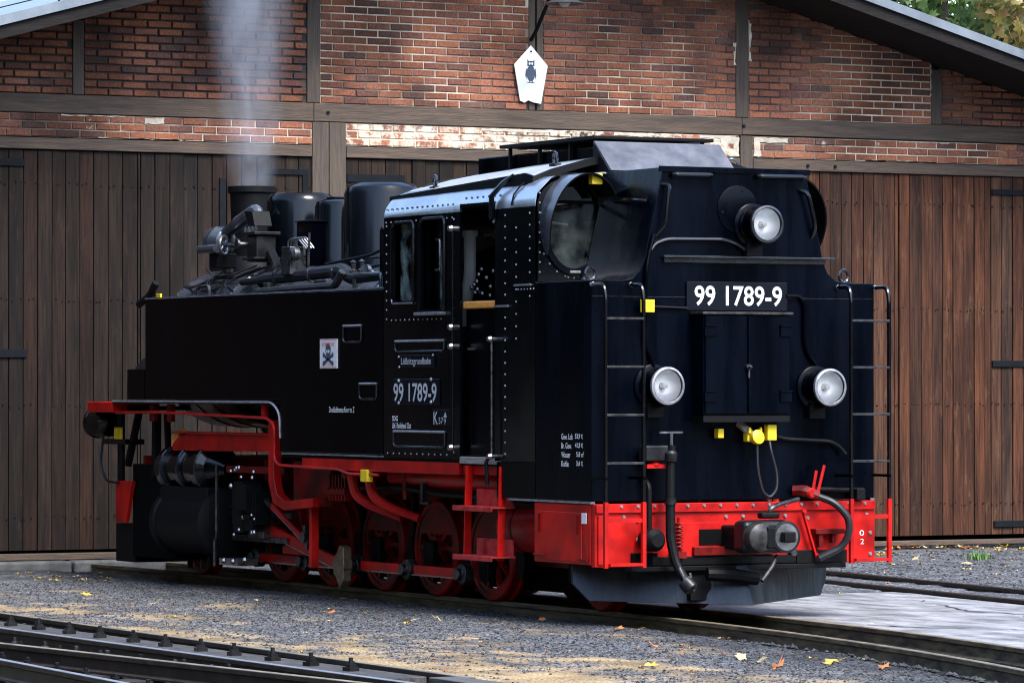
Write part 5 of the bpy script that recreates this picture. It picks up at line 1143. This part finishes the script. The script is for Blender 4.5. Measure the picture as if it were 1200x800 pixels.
    P(MB().lathe([(.02, -.02), (.07, 0), (.085, .03), (.085, 2.15), (.07, 2.18), (.02, 2.2)], (-3.9, s*.92, 1.0), UX, 18), 'air_reservoir', RED)
    P(MB().lathe([(.05, -.05), (.18, 0), (.20, .05), (.20, 1.0), (.18, 1.05)], (-2.1, s*.75, .64), UX, 24), 'main_reservoir', RED)
    P(MB().lathe([(.205, 0), (.205, .03)], (-1.85, s*.75, .64), UX, 24), 'reservoir_strap', REDD)
    br = MB()
    for k in range(6): br.lathe([(.03, 0), (.03, .05)], (-4.95 + k*.06, s*.98, .86), (0, s, 0), 8).box(-4.95+k*.06, -4.93+k*.06, s*.95, s*1.02, .78, 1.0)
    P(br, 'red_valve_group', REDD)
    # cab steps
    ys2 = s*(HW+.005)
    stp_ = P(MB().bar((-1.99, ys2-s*.02, 1.12), (-1.99, ys2, .40), .06, .018, UX).bar((-1.43, ys2-s*.02, 1.12), (-1.43, ys2, .40), .06, .018, UX), 'cab_step', RED, .003)
    for z in (.80, .42): P(MB().prism([(-2.03, z), (-1.38, z), (-1.38, z+.012), (-2.03, z+.012)], 1, s*(HW-.10), s*(HW+.10)).box(-2.0, -1.41, s*(HW-.10), s*(HW-.085), z, z+.14), 'step_tread', TREAD, parent=stp_); P(MB().box(-2.03, -1.38, s*(HW+.10), s*(HW+.112), z-.025, z+.014), 'tread_nosing', TREAD, .003, parent=stp_)
    P(MB().tube([(-1.58, s*(HW+.03), 1.19), (-1.58, s*(HW+.05), 1.15), (-1.58, s*(HW+.04), .98)], .016, 8), 'step_handle', MATTE, parent=stp_)
    P(MB().box(-2.6, -1.3, s*.9, s*.3, .80, .83), 'ash_pan', MATTE)
for xx in np.arange(-9.2, -1, .9): P(MB().box(xx, xx+.06, -.9, .9, .92, 1.10), 'cross_stay', REDD)
P(MB().box(-7.0, -1.5, -.62, .62, 1.04, 1.10), 'under_plate', MATTE)
P(MB().box(-7.7, -1.75, -.255, .255, .10, 1.0), 'ash_pan', VOID)  # black core enlarged to hide bright ground seen beneath the engine
for x0, x1 in ((-1.7, -.25), (-9.6, -8.0)): P(MB().box(x0, x1, -.28, .28, .12, .95), 'underframe_filler', VOID)  # black boxes added under both ends to keep the underside dark
for s in (-1, 1):
    for X in (-7.6, -6.58, -5.58, -4.58, -3.58, -2.6, -1.75):
        P(MB().bar((X, s*.40, .95), (X+.03, s*.40, .30), .05, .05, UX), 'brake_hanger', MATTE)
        P(MB().prism([(X-.02, .20), (X+.07, .20), (X+.10, .34), (X+.07, .48), (X-.02, .48)], 1, s*.37, s*.46), 'brake_block', MATTE, .006)
# --- front end
fb = P(MB().box(-10.18, -10.13, -.55, .55, .45, .85), 'front_headstock', RED, .006)
P(MB().box(-10.12, -9.1, -1.08, 1.08, 1.52, 1.56), 'front_platform', BLACK)
for s in (-1, 1):
    P(MB().prism([(-9.70, .47), (-9.46, .47), (-9.40, .62), (-9.30, .86), (-9.70, .86)], 1, s*.97, s*.93), 'front_step', RED, .006)
    P(MB().prism([(-9.66, .86), (-9.56, .86), (-9.56, 1.5), (-9.66, 1.5)], 1, s*.97, s*.93), 'step_hanger', MATTE, .006)
    fl = P(MB().lathe([(.06, .30), (.13, .26), (.14, .1), (.14, -.02), (.15, -.03), (.15, -.07), (.135, -.075), (.12, -.02)], (-10.2, s*.92, 1.40), UX, 28), 'headlamp', BLACKG)
    P(MB().tube([(-10.0, s*.97, 1.28), (-10.0, s*1.0, 1.0), (-9.85, s*1.0, .85), (-9.55, s*1.0, .84)], .013, 6, .08), 'front_cable', RUBBER)
    P(MB().box(-9.95, -9.40, s*1.0, s*.8, 1.20, 1.25), 'front_bracket', BLACKG, .006)
    if s < 0:
        P(MB().box(-9.62, -9.55, s*1.02, s*1.0, 1.25, 1.36).box(-9.52, -9.45, s*1.02, s*1.0, 1.25, 1.36), 'yellow_tag', YEL, .004)
    P(MB().bar((-9.3, s*.9, 1.5), (-9.45, s*.95, 1.0), .06, .05, UX).bar((-9.0, s*.85, 1.5), (-8.9, s*.9, .9), .07, .07, UX).bar((-8.65, s*.9, 1.5), (-8.6, s*.9, 1.0), .05, .05, UX), 'front_stay', MATTE, .005)
    P(MB().box(-9.42, -8.42, s*.91, s*.62, .16, 1.02), 'dark_filler', VOID)  # dark box added to black out the space ahead of the cylinder
    for xx in (-9.0, -8.7): P(MB().bar((xx, s*.5, .5), (xx-.03, s*.5, .06), .05, .02, UX), 'rail_guard', OILST)
    for xx in (-8.6, -8.2): P(MB().box(xx, xx+.1, s*1.1, s*1.05, 1.42, 1.58), 'red_fitting', REDD, .01)
P(MB().box(-9.86, -9.40, -.9, .9, .10, .455), 'front_plough', MATTE, .01)
# --- signs and lettering on the side
u, v = UX, UZ
def tray(x0, x1, z0, z1, m=WORN, top=WORN):
    y = -HW-.006; t = P(MB().tube([(x0, y, z1), (x0, y, z0), (x1, y, z0), (x1, y, z1)], .008, 6, .04), 'frame_bead', CLAD); P(MB().tube([(x0, y, z1), (x1, y, z1)], .010, 6), 'frame_bead', top)
def sxz(x, y): p = S(x, y); return p.x, p.z
a = sxz(464, 400); b = sxz(521, 411); tray(a[0], b[0], b[1], a[1])
a = sxz(462, 505); b = sxz(522, 524); tray(a[0], b[0], b[1], a[1])
a = sxz(403, 382); b = sxz(424, 400.5); tray(a[0], b[0], b[1], a[1]); a = sxz(422, 449.5); b = sxz(442, 467.5); tray(a[0], b[0], b[1], a[1])
def splate(x0, y0, x1, y1, name='number_plate'):
    a = sxz(x0, y0); b = sxz(x1, y1); o = P(MB().box(a[0], b[0], -HW-.012, -HW-.001, b[1], a[1]), name, PLATE, .003); return o
def stext(nm, s_, x0, y0, x1, y1, parent, mat=LETTER, off=.013, bold=.012):
    a = sxz(x0, y1); b = sxz(x1, y0); return text(nm, s_, mat, parent, (a[0], -HW-off, a[1]), u, v, b[1]-a[1], b[0]-a[0], .002, bold)
o = splate(470, 416, 510, 430, 'railway_name_plate'); stext('lettering', 'Lößnitzgrundbahn', 472, 418.5, 507, 429.5, o, LETTERG, .013, .006)
for x, y in ((469, 418), (469.5, 430), (509, 416)): p = S(x, y); P(MB().knob((p.x, -HW-.012, p.z), NY, .012), 'screw', WORN, parent=o)
o = splate(461, 444, 516, 474); stext('digit', '99 1789-9', 463, 448.5, 513.5, 470.5, o, LETTERG, .013, .016)
for x, y in ((469, 446), (507, 444.5), (469, 472), (507, 471)): p = S(x, y); P(MB().knob((p.x, -HW-.013, p.z), NY, .018), 'screw', WORN, parent=o)
o = splate(508.5, 479.5, 528, 498, 'brake_plate'); stext('lettering', 'K', 510, 482, 515, 497, o, LETTERG, .013, .01); stext('lettering', '57', 516, 489, 521, 496.5, o, LETTERG, .013, .0); stext('lettering', '9', 522, 490, 524.5, 497, o, LETTERG, .013, .0)
p = S(523.5, 486); P(MB().poly([(p.x-.03, -HW-.0135, p.z-.02), (p.x+.03, -HW-.0135, p.z-.02), (p.x, -HW-.0135, p.z+.025)]), 'lettering', LETTERG, parent=o)
stext('lettering', 'SDG', 460, 487, 466.5, 493, loco, LETTER, .001, .02); stext('lettering', 'Lbf. Radebeul Ost', 460, 495, 482, 501.5, loco, LETTER, .001, .01)
stext('lettering', 'Druckluftbremse Knorr m. Z', 386, 476.5, 415.5, 483, loco, LETTER, .001, .01)
for k, (a, b, c) in enumerate((('Gew. Lok', '53,9', 't'), ('Br. Gew.', '41,8', 't'), ('Wasser', '5,8', 'm³'), ('Kohle', '3,6', 't'))):
    y = 508 + k*10.6
    stext('lettering', a, 658.5, y, 658.5 + (13.5, 12, 10.5, 8.5)[k], y+6.6, loco, LETTER, .003, .014)
    stext('lettering', b, 674.5 if k < 2 else 676, y, 680.5, y+6.6, loco, LETTER, .003, .014); stext('lettering', c, 682, y, 683.5 if k != 2 else 685, y+6.2, loco, LETTER, .003, .01)
# white warning board with skull and crossbones
a = sxz(376, 397.5); b = sxz(396, 431.5)
wb = P(MB().box(a[0], b[0], -HW-.010, -HW-.001, b[1], a[1]), 'warning_board', WHITE, .002)
xc = (a[0]+b[0])/2; zc = (a[1]+b[1])/2; W_ = b[0]-a[0]; H_ = a[1]-b[1]; yy = -HW-.0125
sk = MB()
def dsc(mb, x, z, rx, rz_, n=14): return mb.poly([(x + rx*math.cos(t), yy, z + rz_*math.sin(t)) for t in np.linspace(0, 2*math.pi, n, endpoint=False)])
dsc(sk, xc, zc+.030, .050, .058); sk.poly([(xc-.03, yy-.0002, zc-.01), (xc+.03, yy-.0002, zc-.01), (xc+.025, yy-.0002, zc-.05), (xc-.025, yy-.0002, zc-.05)])
for q in (-1, 1): sk.bar((xc-.085, yy, zc-.045-q*.035), (xc+.085, yy, zc-.045+q*.035), .002, .026); [dsc(sk, xc+e*.085, zc-.045+e*q*.035, .02, .022, 8) for e in (-1, 1)]
P(sk, 'skull_emblem', INK, parent=wb); se = MB()
yy -= .0012
dsc(se, xc-.018, zc+.02, .013, .015, 8); dsc(se, xc+.018, zc+.02, .013, .015, 8); P(se, 'skull_eyes', WHITE, parent=wb)
REDT = M('red_print', (.60, .12, .06), .5)
stext('lettering', 'VORSICHT', 378.5, 401, 393.5, 406, wb, REDT, .0115, .0); stext('lettering', 'Lebensgefahr', 378.5, 425.5, 393.5, 428, wb, REDT, .0115, .0)
P(MB().box(a[0]+.004, b[0]-.004, -HW-.0105, -HW-.0101, a[1]-.012, a[1]-.006).box(a[0]+.004, b[0]-.004, -HW-.0105, -HW-.0101, b[1]+.006, b[1]+.012), 'border', REDT, parent=wb)

# ------------------------------------------------------------------ smoke
def smoke():
    m = bpy.data.materials.new('smoke'); m.use_nodes = True; N = m.node_tree.nodes; L = m.node_tree.links; N.remove(N['Principled BSDF'])
    v = N.new('ShaderNodeVolumePrincipled'); v.inputs['Color'].default_value = (.86, .90, .97, 1); v.inputs['Anisotropy'].default_value = .1
    g = N.new('ShaderNodeNewGeometry'); mp = N.new('ShaderNodeMapping'); mp.inputs['Scale'].default_value = (1.6, 1.6, .7); L.new(g.outputs['Position'], mp.inputs[0])
    n = N.new('ShaderNodeTexNoise'); n.inputs['Scale'].default_value = 1.7; n.inputs['Detail'].default_value = 5; n.inputs['Distortion'].default_value = 1.6; L.new(mp.outputs[0], n.inputs['Vector'])
    sp = N.new('ShaderNodeSeparateXYZ'); L.new(g.outputs['Position'], sp.inputs[0])
    def mth(op, a, b=None):
        q = N.new('ShaderNodeMath'); q.operation = op
        for i, t in enumerate((a, b)):
            if t is None: continue
            if isinstance(t, (int, float)): q.inputs[i].default_value = t
            else: L.new(t, q.inputs[i])
        return q.outputs[0]
    # distance from the drifting axis of the plume, softened towards its edge
    h = mth('SUBTRACT', sp.outputs[2], 3.6)
    dx = mth('SUBTRACT', mth('ADD', sp.outputs[0], 8.75), mth('MULTIPLY', h, -.03)); d2 = mth('ADD', mth('MULTIPLY', dx, dx), mth('MULTIPLY', sp.outputs[1], sp.outputs[1]))
    rad = mth('ADD', mth('MULTIPLY', h, .13), .25); q = mth('DIVIDE', mth('SQRT', d2), rad)
    fall = N.new('ShaderNodeMapRange'); fall.interpolation_type = 'SMOOTHSTEP'; fall.inputs[1].default_value = 1.05; fall.inputs[2].default_value = .1; L.new(q, fall.inputs[0])
    nn = N.new('ShaderNodeMapRange'); nn.inputs[1].default_value = .38; nn.inputs[2].default_value = .62; nn.inputs[3].default_value = .32; nn.inputs[4].default_value = 1; L.new(n.outputs[0], nn.inputs[0])
    L.new(mth('MULTIPLY', mth('MULTIPLY', fall.outputs[0], nn.outputs[0]), 1.6), v.inputs['Density'])
    L.new(v.outputs[0], N['Material Output'].inputs['Volume']); m.cycles.volume_step_rate = 1.0 if hasattr(m.cycles, 'volume_step_rate') else None
    return m
sm = MB().lathe([(.19, 3.56), (.28, 3.7), (.62, 6.2), (.78, 7.4)], (0, 0, 0), UZ, 20)
sm.v = [(x - 8.75 - .03*(z-3.6), y, z) for x, y, z in sm.v]
so_ = sm.build('smoke', smoke()); tag(so_, 'thin bluish white smoke rising from the chimney', kind='stuff')

# ------------------------------------------------------------------ trees
def leafcloud(centres, n, size, seed=1):
    r = np.random.RandomState(seed); V = []; F = []
    shp = np.array([(-.5,0,0),(-.15,.28,.06),(-.02,.5,0),(.15,.22,.06),(.5,.3,-.04),(.3,0,.05),(.5,-.3,-.04),(.15,-.22,.06),(-.02,-.5,0),(-.15,-.28,.06)])
    tot = sum(c[3]**2 for c in centres)
    for cx, cy, cz, rad in centres:
        for _ in range(int(n*rad**2/tot)):
            d = r.randn(3); d /= np.linalg.norm(d); p = np.array([cx, cy, cz]) + d*rad*(.45+.6*r.rand()**.6)*np.array([1,1,.8])
            a = r.randn(3, 3); q, _ = np.linalg.qr(a); s = size*(.6+.7*r.rand()); pts = (shp*s) @ q.T + p; k = len(V)
            V += pts.tolist(); F.append(tuple(range(k, k+10)))
    return V, F
def leafmat(name, cols):
    m = bpy.data.materials.new(name); m.use_nodes = True; N = m.node_tree.nodes; L = m.node_tree.links; b = N['Principled BSDF']; b.inputs['Roughness'].default_value = .5
    g = N.new('ShaderNodeNewGeometry'); r = N.new('ShaderNodeValToRGB'); e = r.color_ramp.elements
    e[0].color = (*cols[0], 1); e[1].color = (*cols[-1], 1)
    for i, c in enumerate(cols[1:-1]): k = e.new((i+1)/(len(cols)-1)); k.color = (*c, 1)
    L.new(g.outputs['Random Per Island'], r.inputs[0]); L.new(r.outputs[0], b.inputs['Base Color'])
    t = N.new('ShaderNodeBsdfTranslucent'); L.new(r.outputs[0], t.inputs[0]); ad = N.new('ShaderNodeMixShader'); ad.inputs[0].default_value = .35
    L.new(b.outputs[0], ad.inputs[1]); L.new(t.outputs[0], ad.inputs[2]); L.new(ad.outputs[0], N['Material Output'].inputs[0]); return m
BARK = M('bark', (.10, .085, .07), .85, var=.5, vscale=9, bump=.5)
def tree(name, label, base, h, centres, n, size, mat, seed):
    t = empty(name, base, label, 'tree', None); b = Vector(base)
    tr = MB().tube([b, b + Vector((.1, 0, h*.35)), b + Vector((0, .15, h*.6)), b + Vector((.1, .1, h*.85))], [.26, .2, .14, .05], 8)
    tr.build('trunk', BARK, t); lb = MB()
    for c in centres: lb.tube([b + Vector((0, .1, h*.42)), b*.5 + Vector(c[:3])*.5 + Vector((0, 0, h*.12)), c[:3]], [.09, .06, .02], 6)
    lb.build('limb', BARK, t)
    V, F = leafcloud(centres, n, size, seed); me = bpy.data.meshes.new('crown'); me.from_pydata(V, [], F); me.materials.append(mat)
    o = bpy.data.objects.new('crown', me); link(o, t); return t
GRN = leafmat('maple_leaves', [(.05,.10,.02), (.11,.19,.05), (.20,.29,.09), (.12,.20,.06)])
AUT = leafmat('turning_leaves', [(.10,.14,.03), (.30,.24,.05), (.42,.30,.10), (.14,.18,.05), (.38,.22,.10)])
def wp(px, py, X): p = Rr(px, py, X); return p
c = wp(1120, 15, -24); cs = [(c.x, c.y, c.z, 1.1), (c.x-.8, c.y-.6, c.z+.9, 1.1), (c.x-1.2, c.y+.8, c.z-.6, 1.2), (c.x-.5, c.y-1.6, c.z+1.6, 1.1)]
tree('maple_tree', 'dark green maple rising behind the shed roof', (c.x-.6, c.y, 0), 10, cs, 4200, .17, GRN, 4)
c = wp(1195, 12, -22); cs = [(c.x, c.y+.2, c.z+.2, .85), (c.x-.6, c.y+1.6, c.z-.4, 1.5), (c.x-.3, c.y+1.0, c.z+1.4, 1.2)]
tree('maple_tree', 'maple with yellowing leaves standing beside the dark green one', (c.x-.6, c.y+1.4, 0), 10, cs, 3000, .17, AUT, 9)
# the wood on the near side of the yard, seen only in the paint and the panes
r = np.random.RandomState(5); cs = [(-75 + 6.2*i, -22 - 10*r.rand() - .12*i, 3.5 + 2.5*r.rand(), 4.2) for i in range(13)] + [(-17 + 4.0*i, -9.5 - 1.6*i - 1.5*r.rand(), 2.2 + 1.5*r.rand() , 2.6) for i in range(7)] + [(-17 + 4.0*i, -11.5 - 1.6*i, 6 + 2*r.rand(), 3.4) for i in range(7)] + [(-75 + 6.2*i, -27 - 8*r.rand(), 8 + 3*r.rand(), 4) for i in range(13)]
for i in range(22):  # outer ring of trees, added out of view to darken reflections
    a = R(-78 + 8.2*i); q = (50 if i < 16 else 38) + 5*r.rand(); cs += [(-5 + q*math.cos(a), q*math.sin(a), 3.5 + 1.5*r.rand(), 4.6), (-5 + (q+4)*math.cos(a+.05), (q+4)*math.sin(a+.05), 8.5 + 3*r.rand(), 4.4)]
V, F = leafcloud(cs, 30000, 1.2, 6); me = bpy.data.meshes.new('treeline'); me.from_pydata(V, [], F); me.materials.append(leafmat('darkened_wood_leaves', [(.012,.020,.012), (.022,.034,.020), (.03,.042,.028)]))  # leaves darkened to cut green reflections in the black paint
o = bpy.data.objects.new('treeline', me); col.objects.link(o); tag(o, 'dark wood by the yard, with unseen trees added round the open sides', kind='stuff')

# ------------------------------------------------------------------ fallen leaves
LY = [M('leaf_yellow', (.60, .40, .06), .6, var=.3, vscale=30), M('leaf_orange', (.52, .18, .045), .6, var=.3, vscale=30), M('leaf_pale', (.58, .46, .24), .6, var=.25, vscale=30), M('leaf_brown', (.35, .20, .10), .7, var=.3, vscale=30)]
def leaf_mesh(mat, sd):
    q = random.Random(sd); pts = []
    for k in range(10):
        a = 2*math.pi*k/10; rr = (1.0 if k % 2 == 0 else .45)*q.uniform(.8, 1.15); pts.append((rr*math.cos(a)*.06, rr*math.sin(a)*.05, q.uniform(.0, .022)))
    v = [(0, 0, .006)] + pts + [(-.10, .01, .012), (-.055, .006, .006)]; f = [(0, 1+k, 1+(k+1) % 10) for k in range(10)] + [(0, 12, 11)]
    m = bpy.data.meshes.new('fallen_leaf'); m.from_pydata(v, [], f); m.materials.append(mat); return m
LMS = [[leaf_mesh(m, i*7+j) for j in range(3)] for i, m in enumerate(LY)]
def fleaf(px, py, kind, sz, label):
    p = G(px, py, -.04); o = bpy.data.objects.new('fallen_leaf', LMS[kind][rng.randrange(3)]); col.objects.link(o)
    o.location = (p.x, p.y, hgt(p.x, p.y) + .006); o.rotation_euler = (rng.uniform(-.5, .5), rng.uniform(-.5, .5), rng.uniform(0, 6.28)); o.scale = (sz,)*3
    tag(o, label, 'leaf', 'fallen leaves'); return o
for px, py, k, sz, lab in ((100, 697, 0, 1.0, 'yellow fallen leaf on the gravel between kerb and turnout'), (182, 707, 2, 1.5, 'long white scrap of leaf on the gravel near the turnout'), (300, 703, 2, .6, 'small pale leaf on the gravel before the red motion bracket'),
    (477, 728, 2, 1.1, 'pale leaf on dark gravel below the middle driving wheel'), (513, 726, 2, 1.0, 'upright pale leaf on the gravel below the cab step'), (390, 717, 1, 1.0, 'orange leaf on dark gravel between the near rails'),
    (635, 726, 1, .8, 'small orange leaf in the shadow under the red side box'), (725, 737, 1, 1.1, 'orange leaf in shadow below the plough'), (765, 756, 1, 1.3, 'curled orange leaf with a raised stalk in front of the plough'),
    (868, 772, 2, 1.2, 'pale tan leaf beside the brightest white leaf by the rail'), (891, 775, 2, 1.3, 'white leaf on the gravel in front of the near rail'), (911, 783, 1, 1.6, 'bright red and orange leaf, largest on the gravel'),
    (974, 776, 0, 1.2, 'yellow leaf beside the clinker lumps by the rail'), (1036, 784, 1, 1.3, 'orange leaf lying among the clinker lumps'), (764, 779, 0, 1.1, 'yellow leaf on sandy gravel well in front of the plough'),
    (990, 706, 1, .9, 'reddish leaf on the pale concrete near the plough'), (1080, 707, 1, 1.0, 'orange leaf in the middle of the pale concrete strip'), (1019, 734, 2, .6, 'small white leaf at the concrete edge by the rail'),
    (1132, 661, 2, 1.1, 'pale leaf on grey gravel near the second track'), (1073, 655, 2, 1.2, 'pale yellow leaf on gravel behind the red ladder foot'), (1090, 650, 0, 1.1, 'yellow leaf on gravel below the leaf drift'),
    (1174, 663, 2, 1.0, 'round white leaf on gravel beside the green weed tuft'), (1045, 662, 2, 1.1, 'tan leaf on the gravel close to the red ladder foot')): fleaf(px, py, k, sz, lab)
# leaf drift by the right door sill and small litter
r = np.random.RandomState(11); VV = []; FF = []; MI = []
def litter(px, py, kind, s):
    p = G(px, py, -.04); m = LMS[kind][r.randint(3)]; a = r.rand()*6.28; k = len(VV); tl = r.rand(2)-.5
    z0 = hgt(p.x, p.y) + .006
    for q in m.vertices:
        x, y, z = q.co*s; VV.append((p.x + x*math.cos(a) - y*math.sin(a), p.y + x*math.sin(a) + y*math.cos(a), z0 + z + abs(tl[0]*x) + abs(tl[1]*y)))
    for f in m.polygons: FF.append(tuple(k+i for i in f.vertices)); MI.append(kind)
for _ in range(80): litter(1040 + 160*r.rand(), 637 + 6*r.rand() + 2*r.rand(), (0,1,2,3,2)[r.randint(5)], .7+.6*r.rand())
for _ in range(14): litter(1025 + 20*r.rand(), 640 + 14*r.rand(), (0,1,2)[r.randint(3)], .9)
for _ in range(110): litter(20 + 1000*r.rand(), 690 + 100*r.rand()**1.0, (0,2,3,1)[r.randint(4)], .22+.3*r.rand())
for _ in range(40): litter(0 + 130*r.rand(), 670 + 12*r.rand(), (2,3,0)[r.randint(3)], .3+.4*r.rand())
for _ in range(25): litter(1000 + 200*r.rand(), 645 + 40*r.rand(), (2,3,0)[r.randint(3)], .3+.4*r.rand())
good = [i for i, f in enumerate(FF)]
me = bpy.data.meshes.new('leaf_litter'); me.from_pydata(VV, [], FF)
for m in LY: me.materials.append(m)
me.polygons.foreach_set('material_index', MI)
o = bpy.data.objects.new('leaf_litter', me); col.objects.link(o); tag(o, 'scattered small autumn leaf litter on the gravel', kind='stuff')
# grass tuft
gt = MB(); p = G(1146, 655, -.04)
for k in range(60):
    a = rng.uniform(0, 6.28); l = rng.uniform(.05, .13); b = Vector((p.x + rng.uniform(-.12, .12), p.y + rng.uniform(-.09, .09), -.045)); t = b + Vector((math.cos(a)*.05, math.sin(a)*.05, l)); s_ = Vector((-math.sin(a), math.cos(a), 0))*.007
    gt.poly([b-s_, b+s_, t])
o = gt.build('weed_tuft', M('weed_green', (.10, .22, .03), .6)); tag(o, 'small bright green weed tuft on the gravel by the brown door', 'plant')
